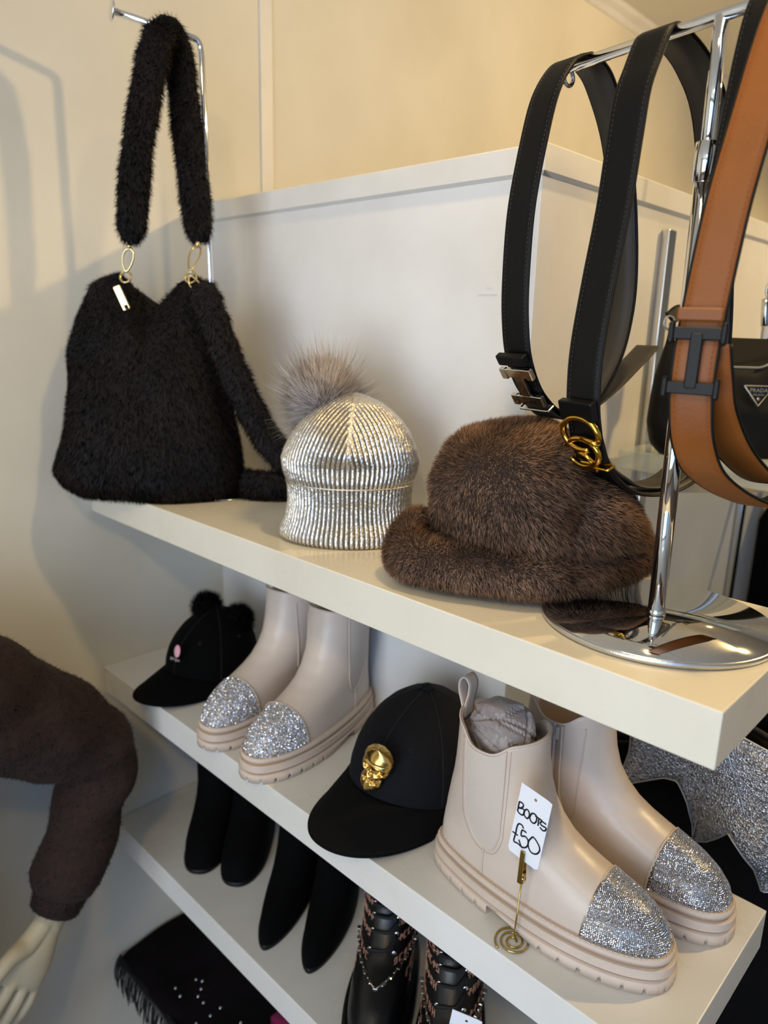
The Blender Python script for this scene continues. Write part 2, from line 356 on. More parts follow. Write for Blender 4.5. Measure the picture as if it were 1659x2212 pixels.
buckle = [fbox(c-T*.017, Fr, (.042, .011, .0045)), fbox(c+T*.017, Fr, (.042, .011, .0045)), fbox(c, Fr, (.012, .030, .0042)), fbox(c+T*.017+Sd*.017+Nn*.001, Fr, (.008, .013, .0052)), fbox(c-T*.017-Sd*.017+Nn*.001, Fr, (.008, .013, .0052)), fbox(c-T*.017+Sd*.017+Nn*.001, Fr, (.008, .013, .0052)), fbox(c+T*.017-Sd*.017+Nn*.001, Fr, (.008, .013, .0052))]
bk = make('buckle', *merge(buckle), m_silver, A, False)
cc = c+T*.031-Nn*.004; rr = [cc+Sd*.020*u+Nn*.0045*v for u, v in ((-1, -1), (1, -1), (1, 1), (-1, 1))]
make('buckle_loop', *tube(resample(np.array(rr+[rr[0]]), .003), .0013, 8), m_silver, bk, False)
make('keeper', *fbox(c-T*.033-Nn*.001, Fr, (.038, .012, .0075), .001), m_black_edge, A, False)

# belt B: gold buckle of interlocking curves
loopB = [(0, .5278), (-.008, .521), (-.0179, .4998), (-.0289, .4725), (-.0335, .4352), (-.0395, .3779), (-.0498, .3185), (-.0583, .2575), (-.0576, .2155), (-.0525, .1895), (-.0389, .1576), (-.0098, .1297), (.031, .1125), (.0887, .1098), (.1376, .1282), (.158, .1837), (.1507, .2832), (.1223, .3958), (.094, .4757), (.058, .511), (.020, .526), (0, .5278)]
B_, P, S, N, sg = belt('leather_belt', 'black leather belt with a polished gold buckle of interlocking curves', .058, loopB, .036, .0032, m_black_leather, edge=m_black_edge, thread=m_thread_dark)
tail = belt_path([(-.046, .178), (-.028, .149), (.0, .1325), (.034, .1195), (.085, .1175), (.125, .135), (.140, .160)], .058, 50)-np.array(B_.location)
(V, F), S2, N2 = strap(tail, .034, .0028, BD); make('belt_tip', V, F, m_inner, B_)
i = int(np.argmin(abs(P[:, 2]-(.172-BAR0[2]))+abs((P@BH)+.046)*2)); T, Sd, Nn = frame_at(P, S, N, i, sg)
if T[2] > 0: T = -T
c = P[i]+Nn*.007; parts = []
if np.dot(Sd, BD) > 0: Sd = -Sd
def arc(cx, ct, rs, rt_, a0, a1, n=28): return [c+Sd*(cx+rs*math.cos(q))+T*(ct+rt_*math.sin(q)) for q in np.linspace(math.radians(a0), math.radians(a1), n)]
parts.append(tube(arc(0, -.008, .0205, .017, 20, -290), .0031, 12)); parts.append(tube(arc(-.001, .012, .0185, .015, -160, 150), .0029, 12))
parts.append(tube([c+Sd*.001+T*-.004+Nn*.001, c+Sd*.013+T*-.002+Nn*.001, c+Sd*.0205+T*.002+Nn*.001], .0030, 10))
parts.append(tube([c-Sd*.006+T*.012+Nn*.002, c+Sd*.004+T*.013+Nn*.002, c+Sd*.011+T*.020+Nn*.0015], .0028, 10))
bk = make('buckle', *merge(parts), m_gold, B_)
cc = c+T*.026-Nn*.004; Fr = axes(Sd, T, Nn); make('buckle_hook', *fbox(cc+Sd*.004+Nn*.003, Fr, (.020, .010, .005), .0012), m_gold, bk, False)
rr = [cc+Sd*.021*u+Nn*.005*v for u, v in ((-1, -1), (1.25, -1), (1.25, 1), (-1, 1))]; make('buckle_loop', *tube(resample(np.array(rr+[rr[0]]), .003), .0014, 8), m_gold, bk)
make('keeper', *fbox(c-T*.031-Nn*.002, Fr, (.039, .020, .0085), .0012), m_black_leather, B_, False)

# belt C: tan, black H-shaped buckle, nearest the camera
loopC = [(0, .5285), (-.013, .517), (-.027, .485), (-.043, .430), (-.060, .372), (-.069, .326), (-.076, .280), (-.079, .250), (-.077, .217), (-.066, .185), (-.040, .158), (.022, .131), (.090, .117), (.160, .140), (.190, .215), (.175, .345), (.115, .455), (.040, .517), (.012, .527), (0, .5285)]
def sideC(P):
    k = np.clip((.0-P[:, 2])/.12, 0, 1)[:, None]; return norm(-BD*(1-k)+np.array([.97, .24, 0])*k)
C_, P, S, N, sg = belt('leather_belt', 'wide tan leather belt with a black H-shaped buckle, nearest the camera', -.062, loopC, .031, .0032, m_tan, sideC, m_black_edge, m_black_edge, m_thread_tan)
tail = belt_path([(-.0695, .262), (-.060, .238), (-.046, .210), (-.010, .176), (.045, .147), (.100, .138), (.140, .155)], -.062, 50)-np.array(C_.location)
(V, F), S2, N2 = strap(tail+np.array([.004, .001, 0]), .030, .003, np.array([.97, .24, 0])); tp = make('belt_tip', V, F, m_tan, C_)
for q in (-1, 1): make('painted_edge', *tube(tail+np.array([.004, .001, 0])+S2*q*.015, .0014, 6), m_black_edge, tp)
i = int(np.argmin(abs(P[:, 2]-(.252-BAR0[2]))+abs((P@BH)+.078)*2)); T, Sd, Nn = frame_at(P, S, N, i, sg)
if T[2] > 0: T = -T
c = P[i]+Nn*.0055; Fr = axes(Sd, T, Nn); bars = []
for k in (-1, 1):
    bars.append(fbox(c+T*.0205*k, Fr, (.038, .0095, .0045), .0008))
    for q in (-1, 1): bars.append(fbox(c+T*.0205*k+Sd*q*.0187+Nn*.0008, Fr, (.0045, .0165, .0058), .0012))
bars.append(fbox(c+Nn*.0004, Fr, (.0095, .042, .0050), .001))
make('buckle', *merge(bars), m_matteblack, C_, False)
make('keeper', *fbox(c-T*.0345-Nn*.002, Fr, (.033, .010, .0070), .0012), m_tan, C_, False)
# belt D: black, folded double, hanging close behind the tan one
loopD = [(0, .5275), (-.011, .518), (-.021, .48), (-.032, .40), (-.046, .30), (-.052, .25), (-.047, .232), (-.039, .246), (-.031, .30), (-.014, .40), (.004, .49), (.008, .523), (0, .5275)]
D_, P, S, N, sg = belt('leather_belt', 'plain black leather belt half hidden behind the wide tan belt', -.042, loopD, .030, .003, m_black_leather, thread=m_thread_dark)
# ------------------------------------------------------------------ fur bag hanging on its chrome stand
VA = np.array([.722, .692, 0]); VB = np.array([.692, -.722, 0]); VZ = np.array([0, 0, 1.0])   # across / towards the room / up
RV = math.atan2(VA[1], VA[0])                                                              # rz that puts local x on VA (local -y is VB)
m_bagfur = M('dark_brown_fur', '#2B1A12', .5, col2='#0B0604', nscale=13, nlo=.36, nhi=.62, spec=.25)
m_bagskin = M('fur_backing', '#0B0705', .9)
m_bagtrim = M('bag_hardware_gold', '#E2CE9A', .2, 1.0)
BO = np.array([.151, -.227, .003])
bag = thing('fur_bag', 'dark brown fur tote bag slouching in the corner of the top shelf', 'handbag', tuple(BO), RV)
zs_ = [0, .02, .05, .09, .13, .19, .25, .29, .33, .35]
aL = lambda z: np.interp(z, zs_, [.108, .136, .147, .134, .122, .113, .113, .096, .070, .056])
aR = lambda z: np.interp(z, zs_, [.132, .145, .147, .144, .139, .128, .117, .108, .096, .084])
dB = lambda z: np.interp(z, zs_, [.055, .066, .070, .070, .066, .056, .044, .032, .020, .012])
zt_u = [-.16, -.125, -.095, -.06, -.03, -.008, .012, .035, .06, .085, .105, .13, .16]
zt_z = [.22, .262, .302, .328, .338, .318, .276, .298, .325, .337, .322, .262, .23]
n = 120; th = np.linspace(0, 2*PI, n, endpoint=False); rings = []
for s in np.concatenate([np.linspace(0, .9, 38), np.linspace(.92, 1, 8)]):
    z0 = s*.32; x = np.where(np.cos(th) > 0, aR(z0), aL(z0))*np.sign(np.cos(th))*abs(np.cos(th))**.8
    zt = np.interp(x, zt_u, zt_z); z = s*zt
    k = max(0., (s-.8)/.2); dd = dB(z0)*(1-.72*k**1.5)
    y = -dd*np.sign(np.sin(th))*abs(np.sin(th))**.85
    fold = .006*np.sin(x*38+z*18)*np.sin(z*16+1)+.008*np.exp(-((x+.02)/.03)**2)*(-1)*(s > .3)*s
    y = y+np.sign(y)*fold*(abs(np.sin(th))); rings.append(np.stack([x, y, z], 1))
V, F = loft(rings, True, True, True); body = make('bag_body', V, F, m_bagskin, bag)
fur('fur_pile', body, 110000, .0070, .0006, m_bagfur, bag, comb=(0.15, 0, -1), combw=1.1, rand=.35, seed=3)
def fur_band(name, pts, parent, width=.050, thick=.020, nstr=16000, seed=5, nrm=(0, -1, 0), o0=BO, ends=True):
    P = spline(np.array(pts, float), 46); L = len(P)
    T = norm(np.gradient(P, axis=0)); Sd = norm(np.cross(T, np.broadcast_to(np.asarray(nrm, float), P.shape))); Nn = np.cross(Sd, T); a = np.linspace(0, 2*PI, 20, endpoint=False); rr = []
    for i in range(L):
        e = min(1, .55+.6*min(i, L-1-i)/3) if ends else 1; g = 1+.05*math.sin(i*1.3)
        rr.append(P[i]+np.cos(a)[:, None]*Sd[i]*width/2*e*g+np.sin(a)[:, None]*Nn[i]*thick/2*e)
    o = make(name, *loft(rr, True, True, True), m_bagskin, parent)
    fur('fur_pile', o, nstr, .0075, .0007, m_bagfur, o, comb=(0, 0, -1), combw=.7, rand=.55, seed=seed); return o
# (local frame of the bag: x across, -y to the room, z up)
HK = (.050, -.012, .688)
fur_band('long_strap', [(.002, -.036, .378), (.007, -.036, .42), (.018, -.035, .50), (.034, -.032, .575), (.045, -.026, .625), (.051, -.014, .650), (.055, .002, .659), (.063, .016, .644), (.070, .022, .59), (.077, .022, .50), (.084, .020, .43), (.088, .016, .386)], bag, .043, .016, 30000, 5)
fur_band('short_strap', [(.098, -.036, .322), (.112, -.040, .29), (.132, -.042, .235), (.160, -.040, .165), (.196, -.030, .095), (.238, -.012, .045), (.262, .02, .022)], bag, .044, .022, 14000, 6)
fur_band('short_strap', [(.262, .022, .022), (.245, .000, .020), (.215, -.018, .022), (.175, -.016, .022), (.140, .0, .022)], bag, .044, .024, 8000, 7)
def link_clasp(p0, p1, parent):
    p0, p1 = np.array(p0, float), np.array(p1, float); m_ = (p0+p1)/2; h = (p1-p0)/2; sd = np.array([.0075, 0, 0]); t = np.linspace(0, 2*PI, 22, endpoint=False)
    cl = make('clasp', *tube([m_+h*.82*math.cos(q)+sd*math.sin(q)*(1+.35*math.cos(q)) for q in t], .0016, 7, True), m_bagtrim, parent)
    make('swivel', *lathe([(.001, -.004), (.004, -.003), (.004, .003), (.001, .004)], 12), m_bagtrim, cl).location = Vector(p1)
    return cl
link_clasp((-.008, -.034, .334), (.000, -.036, .372), bag); link_clasp((.083, -.028, .338), (.087, .010, .382), bag); link_clasp((.084, -.030, .336), (.097, -.038, .312), bag)
for p in ((-.010, -.030, .330), (.084, -.026, .332)):
    t = np.linspace(0, 2*PI, 20, endpoint=False); make('ring', *tube([np.array(p)+np.array((.008*math.cos(q), .004*math.sin(q), .008*math.sin(q))) for q in t], .0016, 7, True), m_bagtrim, bag)
zp = make('zip_pull', *fbox((-.012, -.046, .300), axes(norm(np.array([1, .1, .42])), norm(np.array([-.42, 0, 1])), norm(np.array([0, -1, 0]))), (.011, .036, .003), .001), m_bagtrim, bag, False)
make('pull_slot', *fbox((-.0055, -.0478, .2875), axes(norm(np.array([1, .1, .42])), norm(np.array([-.42, 0, 1])), norm(np.array([0, -1, 0]))), (.005, .006, .0012), .0003), m_bagskin, zp, False)

bs = thing('bag_stand', 'slim chrome bag stand with a disc-ended arm, behind the fur bag', 'display stand', (.172, -.112, 0))
o0 = np.array([.172, -.112, 0])
make('base_plate', *lathe([(.098, .0002), (.1, .001), (.1, .0022), (.098, .0028)], 64), m_chrome, bs)
up_ = np.array([(.172, -.112, .003), (.169, -.115, .35), (.1655, -.117, .655), (.1645, -.1185, .668), (.1625, -.124, .6755), (.158, -.14, .678), (.134, -.236, .687)])-o0
make('upright_and_arm', *tube(np.vstack([up_[:3], spline(up_[2:6], 14)[1:], up_[6:]]), .0052, 16, ref=(1, 0, 0)), m_chrome, bs)
ad = norm(up_[6]-up_[5]); e1 = norm(np.cross(ad, VZ)); e2 = np.cross(e1, ad)
V, F = lathe([(.0128, 0), (.0135, .0008), (.0135, .0024), (.0128, .0032)], 28); make('end_disc', xf(V, up_[6], axes(e1, e2, ad)), F, m_chrome, bs)

# ------------------------------------------------------------------ silver ribbed beanie
def foil_material():
    m = bpy.data.materials.new('silver_foil_knit'); m.use_nodes = True; t = m.node_tree; b = t.nodes['Principled BSDF']
    at = t.nodes.new('ShaderNodeAttribute'); at.attribute_name = 'rib'                # 1 on the foil-printed rib, 0 in the bare yarn between ribs
    tc = t.nodes.new('ShaderNodeTexCoord'); mp = t.nodes.new('ShaderNodeMapping'); mp.inputs['Scale'].default_value = (1, 1, .55); t.links.new(tc.outputs['Object'], mp.inputs[0])
    vo = t.nodes.new('ShaderNodeTexVoronoi'); vo.inputs['Scale'].default_value = 520; t.links.new(mp.outputs[0], vo.inputs['Vector'])
    ra = t.nodes.new('ShaderNodeMapRange'); ra.inputs[1].default_value = .30; ra.inputs[2].default_value = .82; t.links.new(at.outputs['Fac'], ra.inputs[0])
    mx = t.nodes.new('ShaderNodeMix'); mx.data_type = 'RGBA'; mx.inputs[6].default_value = lin('#4E463A'); mx.inputs[7].default_value = lin('#DAD4C8'); t.links.new(ra.outputs[0], mx.inputs[0]); t.links.new(mx.outputs[2], b.inputs['Base Color'])
    mm = t.nodes.new('ShaderNodeMapRange'); mm.inputs[3].default_value = .35; mm.inputs[4].default_value = .95; t.links.new(ra.outputs[0], mm.inputs[0]); t.links.new(mm.outputs[0], b.inputs['Metallic'])
    b.inputs['Roughness'].default_value = .38
    bp = t.nodes.new('ShaderNodeBump'); bp.inputs['Strength'].default_value = .42; bp.inputs['Distance'].default_value = .0012; t.links.new(vo.outputs['Distance'], bp.inputs['Height']); t.links.new(bp.outputs[0], b.inputs['Normal']); return m
m_foil = foil_material()
def set_rib(o, vals):
    at = o.data.attributes.new('rib', 'FLOAT', 'POINT'); at.data.foreach_set('value', np.asarray(vals, np.float32)); return o
m_pom = M('mauve_grey_fur', '#F8F0EA', .6, col2='#E0D3CB', nscale=40, spec=.3, thin=.45)
m_pomcore = M('pompom_core', '#C9BBB2', .8)
bn = thing('beanie', 'metallic silver ribbed beanie with a mauve grey fur pompom', 'hat', (.531, -.146, .0006), RV)
bz = [0, .004, .012, .03, .050, .068, .0745, .0755, .082, .092, .105, .12, .14, .155, .168, .178, .185, .189]
bw = [.087, .0905, .0900, .0825, .0790, .0800, .0810, .0815, .0850, .0880, .0892, .0845, .0745, .063, .0485, .0345, .0185, .005]
RIBV = []
def beanie_surf(zz, nth=720, amp=.0015, extra=0.0, crown=True):
    th = np.linspace(0, 2*PI, nth, endpoint=False); out = []
    for z in zz:
        w = np.interp(z, bz, bw); k = 1.0 if z < .105 else min(1., w/.0895)
        sec = np.round((th+PI/2)/(PI/2)-.5)+.5; tc = sec*PI/2-PI/2          # four sectors, a seam towards the room at -90 deg
        d = th-tc; ph = d*88/(2*PI)*k
        rib = np.abs(np.cos(PI*ph))**.7*2-1 if not crown else np.abs(np.cos(PI*ph))**.7*2-1
        seam = np.exp(-((PI/4-abs(d))*w/.0022)**2) if (crown and z > .098) else 0
        fade = np.clip((.1885-z)/.02, 0, 1)
        r = w+extra+amp*rib*fade*(1-seam)+.0009*seam; RIBV.append(np.clip(.5+.5*rib*fade*(1-seam)+.5*seam+.5*(1-fade), 0, 1))
        x = r*np.cos(th); y = r*.74*np.sin(th)
        if crown:
            y = y+.0085*np.exp(-((z-.099)/.012)**2-((x+.002)/.045)**2)*(np.sin(th) < 0)+.003*np.sin(x*60+z*50)*(np.sin(th) < 0)*np.clip((z-.09)/.03, 0, 1)*fade
            x = x+.004*np.clip((z-.12)/.07, 0, 1)
        else: y = y+.004*np.sin(x*34+1.1)*np.clip(1-abs(z-.03)/.03, 0, 1)
        out.append(np.stack([x, y, np.full(nth, z)+(.004*np.sin(2*th+.6)*(1-z/.075) if (not crown and z < .075) else 0)*0], 1))
    return out
V, F = loft(beanie_surf(np.concatenate([np.linspace(.062, .17, 86), np.linspace(.1712, .189, 22)])), True, True, True); set_rib(make('crown', V, F, m_foil, bn), np.concatenate(RIBV)); RIBV.clear()
cuff = beanie_surf(np.linspace(0, .0745, 56), extra=.0016, crown=False); inner = [cuff[-1]*[.975, .975, 1]+[0, 0, .0012], cuff[-1]*[.95, .95, 1]+[0, 0, -.001]]
V, F = loft(cuff+inner, True, True, False); set_rib(make('cuff', V, F, m_foil, bn), np.concatenate(RIBV+[RIBV[-1], RIBV[-1]]))
q = cuff[-1]; ce = make('cuff_edge', *tube(q[::4]+[0, 0, .0004], .0012, 6, True), m_foil, bn); set_rib(ce, np.ones(len(ce.data.vertices)))
pc = np.array([-.040, .034, .176])
bm = bmesh.new(); bmesh.ops.create_icosphere(bm, subdivisions=3, radius=.024); 
for v in bm.verts: v.co = v.co+Vector(pc)
pm = bmake('pompom', bm, m_pomcore, bn, True)
fur('underfur', pm, 14000, .030, .0011, m_pom, pm, comb=(0, 0, 1), combw=.15, rand=.35, lvar=.3, segs=3, seed=8)
fur('guard_hairs', pm, 4200, .046, .0007, m_pom, pm, comb=(0, 0, 1), combw=.25, rand=.45, lvar=.42, segs=4, curl=.6, seed=9)

# ------------------------------------------------------------------ brown fur peaked hat
m_hatfur = M('mink_brown_fur', '#C39A7B', .55, col2='#7E5E46', nscale=17, nlo=.38, nhi=.66, spec=.35, sheen=.2, sheen_col='#B9A08C', thin=.3)
m_hatskin = M('hat_backing', '#2E2119', .9)
ht = thing('fur_hat', 'brown fur baker boy hat with a thick rolled peak beside the belt stand', 'hat', (.80, -.115, .0075), RV)
th = np.linspace(0, 2*PI, 96, endpoint=False); rings = []
for r, z in ((.070, .040), (.092, .041), (.108, .047), (.118, .062), (.1215, .085), (.121, .105), (.115, .128), (.102, .143), (.084, .155), (.062, .164), (.036, .1695), (.012, .171)):
    x = r*np.cos(th); y = r*.84*np.sin(th)+.008
    zz = z-.058*np.clip((x-.005)/.1, 0, 1.2)*np.clip(z/.12, .25, 1)+.018*np.clip(x/.12, 0, 1)*(z < .07)
    p = np.stack([x, y, zz], 1); k = wob(p, 34, 6, 1)*.0045+.004*np.sin(x*42+zz*30)
    # two soft creases running down the front
    k = k-.010*np.exp(-((x-.028-.35*(zz-.1))/.012)**2)*(y < 0)-.006*np.exp(-((x+.045+.3*(zz-.1))/.012)**2)*(y < 0)
    d = norm(np.stack([x, y-.008, np.zeros_like(x)+.3*(z-.1)*.1], 1)); rings.append(p+d*k[:, None]*(1 if r > .03 else .2))
V, F = loft(rings, True, True, True); crown = make('crown', V, F, m_hatskin, ht)
rings = []
for r, z in ((.118, .004), (.122, .02), (.116, .05), (.104, .075)):
    x = r*np.cos(th); y = r*.66*np.sin(th)+.010; rings.append(np.stack([x, y, z+0*x], 1))
V, F = loft(rings, True, True, True); band = make('band', V, F, m_hatskin, ht)
pk = spline(np.array([(-.120, .040, .052), (-.146, .012, .036), (-.138, -.022, .026), (-.103, -.047, .025), (-.058, -.063, .025), (-.022, -.072, .025), (.012, -.066, .026), (.060, -.046, .030), (.104, -.012, .034), (.124, .024, .032)]), 50)
T, N_, B_2 = frames(pk); a = np.linspace(0, 2*PI, 24, endpoint=False); rings = []
for i, p in enumerate(pk):
    e = min(1, .35+min(i, len(pk)-1-i)/5); outd = norm(np.cross(T[i], VZ)); k = i/(len(pk)-1); hh = .024+.006*math.exp(-((k-.12)/.12)**2)
    rings.append(p+np.cos(a)[:, None]*outd*.019*e+np.sin(a)[:, None]*(VZ*.95+outd*(-.3))*hh*e)
V, F = loft(rings, True, True, True); peak = make('peak', V, F, m_hatskin, ht)
fur('fur_pile', crown, 95000, .0062, .00045, m_hatfur, crown, comb=lambda P, N: np.stack([np.full(len(P), .55), np.zeros(len(P)), np.full(len(P), -.6)], 1), combw=1.2, rand=.3, seed=12)
fur('fur_pile', band, 20000, .0062, .00045, m_hatfur, band, comb=(.3, 0, -1), combw=.7, rand=.4, seed=13)
fur('fur_pile', peak, 60000, .0060, .00045, m_hatfur, peak, comb=(.4, 0, -.6), combw=.7, rand=.4, seed=14)
# ------------------------------------------------------------------ boots (local frame: heel at x = 0, toe along +x, sole on z = 0)
m_beige = M('beige_leather', '#D7C7B8', .36, col2='#D1C0B0', nscale=12, bump=.12, bscale=260, spec=.5, sheen=.05)
m_elastic = M('beige_elastic', '#CFC2B4', .8, bump=.5, bscale=900)
m_soleb = M('beige_rubber', '#D5C2B1', .55, col2='#CEBBA9', nscale=20)
m_solegroove = M('tan_rubber_groove', '#A98F76', .65)
m_lining = M('boot_lining', '#B7A48C', .8)
m_crystal = M('rhinestone', '#E8E6EA', .06, 1.0)
m_crystalbed = M('rhinestone_bed', '#8B8378', .35, .7)
m_glitterbed = M('glitter_bed', '#D2CCC2', .35, .3)
m_suede = M('black_suede', '#030304', .9, col2='#020202', nscale=60, bump=.3, bscale=600, spec=.12)
m_blackrub = M('black_rubber', '#050506', .5, spec=.3)
m_darkleather = M('black_boot_leather', '#0A0B0D', .35, bump=.2, bscale=300)
m_tissue = M('grey_tissue_paper', '#A59C99', .5, col2='#8F8684', nscale=30, spec=.5)
m_thread_beige = M('beige_thread', '#C2AC94', .8)
class Last:
    """outline tables: z, heel x, toe x, heel half width, ball half width, fullness"""
    def __init__(s, rows, bend=0.0, top=None): s.r = np.array(rows, float); s.bend = bend; s.top = top or (lambda c, sn: 0*c)
    def at(s, z): return [np.interp(z, s.r[:, 0], s.r[:, i]) for i in range(1, 6)]
    def ring(s, z, t, off=0.0):
        xb, xf_, wh, wf_, p = s.at(z); c, sn = np.cos(t), np.sin(t); u = (c+1)/2
        x = xb-off+(xf_-xb+2*off)*(.5+.5*np.sign(c)*np.abs(c)**(2/p)); uu = np.clip((x-xb)/(xf_-xb), 0, 1)
        w = wh+(wf_-wh)*(uu*uu*(3-2*uu)); y = np.sign(sn)*np.abs(sn)**(2/p)*(w+off)
        y = y+s.bend*np.sin(PI*np.clip((x-.03)/.22, 0, 1))*np.clip(1-(z-.05)/.08, 0, 1)
        return np.stack([x, y, np.broadcast_to(z, x.shape)], 1)
    def pt(s, z, t, off=0.0): return s.ring(z, np.array([t]), off)[0]
    def tx(s, z, x):
        xb, xf_, wh, wf_, p = s.at(z); v = np.clip(2*(x-xb)/(xf_-xb)-1, -1, 1); return float(np.arccos(np.sign(v)*abs(v)**(p/2)))
CHELSEA = [(.030, .000, .262, .033, .043, 2.35), (.040, -.002, .263, .034, .044, 2.35), (.050, -.002, .260, .0345, .0435, 2.3), (.060, -.001, .252, .0345, .0425, 2.25), (.068, .000, .240, .0345, .041, 2.2),
           (.0745, .001, .224, .035, .040, 2.15), (.081, .002, .205, .0355, .040, 2.1), (.089, .003, .184, .036, .040, 2.05), (.100, .005, .163, .037, .040, 2.0), (.115, .008, .145, .039, .041, 2.0),
           (.133, .012, .132, .041, .042, 2.0), (.155, .015, .124, .043, .043, 2.0), (.178, .017, .1195, .0445, .044, 2.0), (.200, .018, .118, .045, .0445, 2.0), (.215, .018, .118, .045, .045, 2.0)]
def rimdz(t):
    c = np.cos(t); return .008*np.clip(-c, 0, 1)**2+.006*np.clip(c, 0, 1)**2-.012*np.exp(-((np.abs(np.sin(t))-1)/.12)**2)
def upper_rings(last, zz, nt=96, off=0.0, rim=True, ztop=.200):
    t = np.linspace(0, 2*PI, nt, endpoint=False); out = []
    for z in zz:
        r = last.ring(z, t, off)
        if rim: r[:, 2] += rimdz(t)*np.clip((z-.15)/(ztop-.15), 0, 1)
        out.append(r)
    return out
def sole_ring(last, z, off, nt=240):
    t = np.linspace(0, 2*PI, nt, endpoint=False); r = last.ring(.036, t, off); r[:, 2] = z; return r
def make_boot(name, label, loc, rz, side, group, stuffing=False, sparkle='rows', seed=1):
    """side = +1: elastic panel on local +y, zip on -y; -1 the other way round"""
    rng = np.random.default_rng(seed); L = Last(CHELSEA, .004*side); ZT = .200
    b = thing(name, label, 'boot', loc, rz, group)
    zz = np.concatenate([np.linspace(.030, .1, 30), np.linspace(.104, ZT, 26)])
    outer = upper_rings(L, zz); inn = [r for r in upper_rings(L, np.linspace(ZT, .10, 10), 96, -.0028)]
    V, F = loft(outer+inn, True, False, True); up_ = make('upper', V, F, m_beige, b)
    rim = outer[-1]; make('top_binding', *tube(rim, .0013, 6, True), m_beige, up_)
    # elastic gusset
    def patch(t0, t1, z0, z1, off, ntp=22, nz=24, ushape=True):
        rows = []
        for i in range(nz+1):
            v = i/nz; row = []
            for j in range(ntp+1):
                u = j/ntp; zb = z0+.030*abs(2*u-1)**3; x_ = t0+(t1-t0)*u; tq = side*L.tx(ZT, x_); zt = z1+rimdz(np.array([tq]))[0]
                z = zb+(zt-zb)*v; zq = min(z, .212); p = L.pt(zq, side*L.tx(zq, x_+.10*max(0, .10-z)*(1-v)), off); p[2] = z; row.append(p)
            rows.append(np.array(row))
        return rows
    ta, tb = .093, .046
    rows = patch(ta, tb, .070, ZT-.002, .0007); make('elastic_panel', *loft(rows, False), m_elastic, up_)
    edge = np.vstack([np.array([r[0] for r in rows])[::-1], rows[0][1:-1], np.array([r[-1] for r in rows])]); make('panel_seam', *tube(edge, .0009, 6), m_beige, up_)
    rows = patch(ta+.004, tb-.004, .066, ZT-.004, .0012, 22, 30)
    e2 = resample(np.vstack([np.array([r[0] for r in rows])[::-1], rows[0][1:-1], np.array([r[-1] for r in rows])]), .0028); dots = []
    for k in range(0, len(e2)-1): dots.append(fbox((e2[k]+e2[k+1])/2, axes(*[norm(q) for q in (e2[k+1]-e2[k], np.cross((0, side, 0), e2[k+1]-e2[k]), (0, side, .01))]), (.0016, .0006, .0005), .0001))
    make('stitching', *merge(dots), m_thread_beige, up_, False, 'stuff')
    # seam from the panel foot down to the welt
    q = [L.pt(z, side*L.tx(z, .073), .0009) for z in np.linspace(.034, .069, 10)]; make('side_seam', *tube(q, .0008, 6), m_beige, up_)
    # zip on the other side
    tz = -side*math.radians(84); zl = [L.pt(z, -side*L.tx(z, .076+.22*max(0, .10-z)), .0012) for z in np.linspace(.052, ZT-.012, 40)]
    zp_ = make('zip_tape', *strap(zl, .013, .0014, np.array([1, 0, 0]))[0], m_lining, up_)
    for dx in (-.0045, .0045): make('zip_flap', *tube(np.array(zl)+[dx, -side*.0008, 0], .0013, 6), m_beige, zp_)
    make('zip_teeth', *tube(np.array(zl)+[0, -side*.0008, 0], .0011, 6), m_solegroove, zp_)
    make('zip_pull', *fbox(zl[-2]+np.array([0, -side*.003, -.006]), axes(np.array([1., 0, 0]), np.array([0, 0, 1.]), np.array([0, -1., 0])), (.004, .015, .0015), .0004), m_beige, zp_, False)
    gp = [L.pt(.070+.012*k*k, -side*L.tx(.070+.012*k*k, .086+.016*k), .0008) for k in np.linspace(0, 1, 8)]+[L.pt(z, -side*L.tx(z, .102), .0008) for z in np.linspace(.086, ZT-.012, 26)]; make('panel_seam', *tube(np.array(gp), .0008, 6), m_beige, up_)
    # pull tab
    hp = L.pt(ZT, PI, 0)+np.array([.0005, 0, .014]); lp = [hp+np.array(q) for q in ((.001, 0, -.022), (-.0015, 0, -.005), (-.006, 0, .010), (-.006, 0, .022), (.0, 0, .028), (.006, 0, .022), (.006, 0, .010), (.003, 0, -.004), (.0035, 0, -.020))]
    make('pull_tab', *strap(spline(np.array(lp), 40), .019, .0018, np.array([0, 1., 0]))[0], m_beige, b)
    # sole
    def layer(nm, prof, mat, par): return make(nm, *loft([sole_ring(L, z, o) for o, z in prof], True, True, True), mat, par)
    wl_ = layer('welt', [(.0035, .0295), (.0062, .030), (.0066, .0335), (.0055, .0358), (.0015, .0362)], m_soleb, b)
    w = sole_ring(L, .0362, .0042, 240); w = resample(np.vstack([w, w[:1]]), .0052); dots = []
    for k in range(len(w)-1): dots.append(fbox((w[k]+w[k+1])/2, axes(*[norm(q) for q in (w[k+1]-w[k], np.cross((0, 0, 1), w[k+1]-w[k]), (0, 0, 1))]), (.0042, .0016, .0012), .0004))
    make('welt_stitching', *merge(dots), m_soleb, wl_, False, 'stuff')
    layer('upper_groove', [(.0048, .0262), (.0050, .0296)], m_solegroove, b)
    pr = [(.006, .0160)]
    for k in range(5): pr += [(.0088, .0166+k*.002), (.0088, .0180+k*.002), (.0082, .0183+k*.002)]
    layer('midsole', pr+[(.006, .0266)], m_soleb, b)
    layer('lower_groove', [(.0060, .0122), (.0062, .0164)], m_solegroove, b)
    nt = 720; t = np.linspace(0, 2*PI, nt, endpoint=False); top = L.ring(.036, t, .0098); x = top[:, 0]; s = np.concatenate([[0], np.cumsum(np.linalg.norm(np.diff(top[:, :2], axis=0), axis=1))])
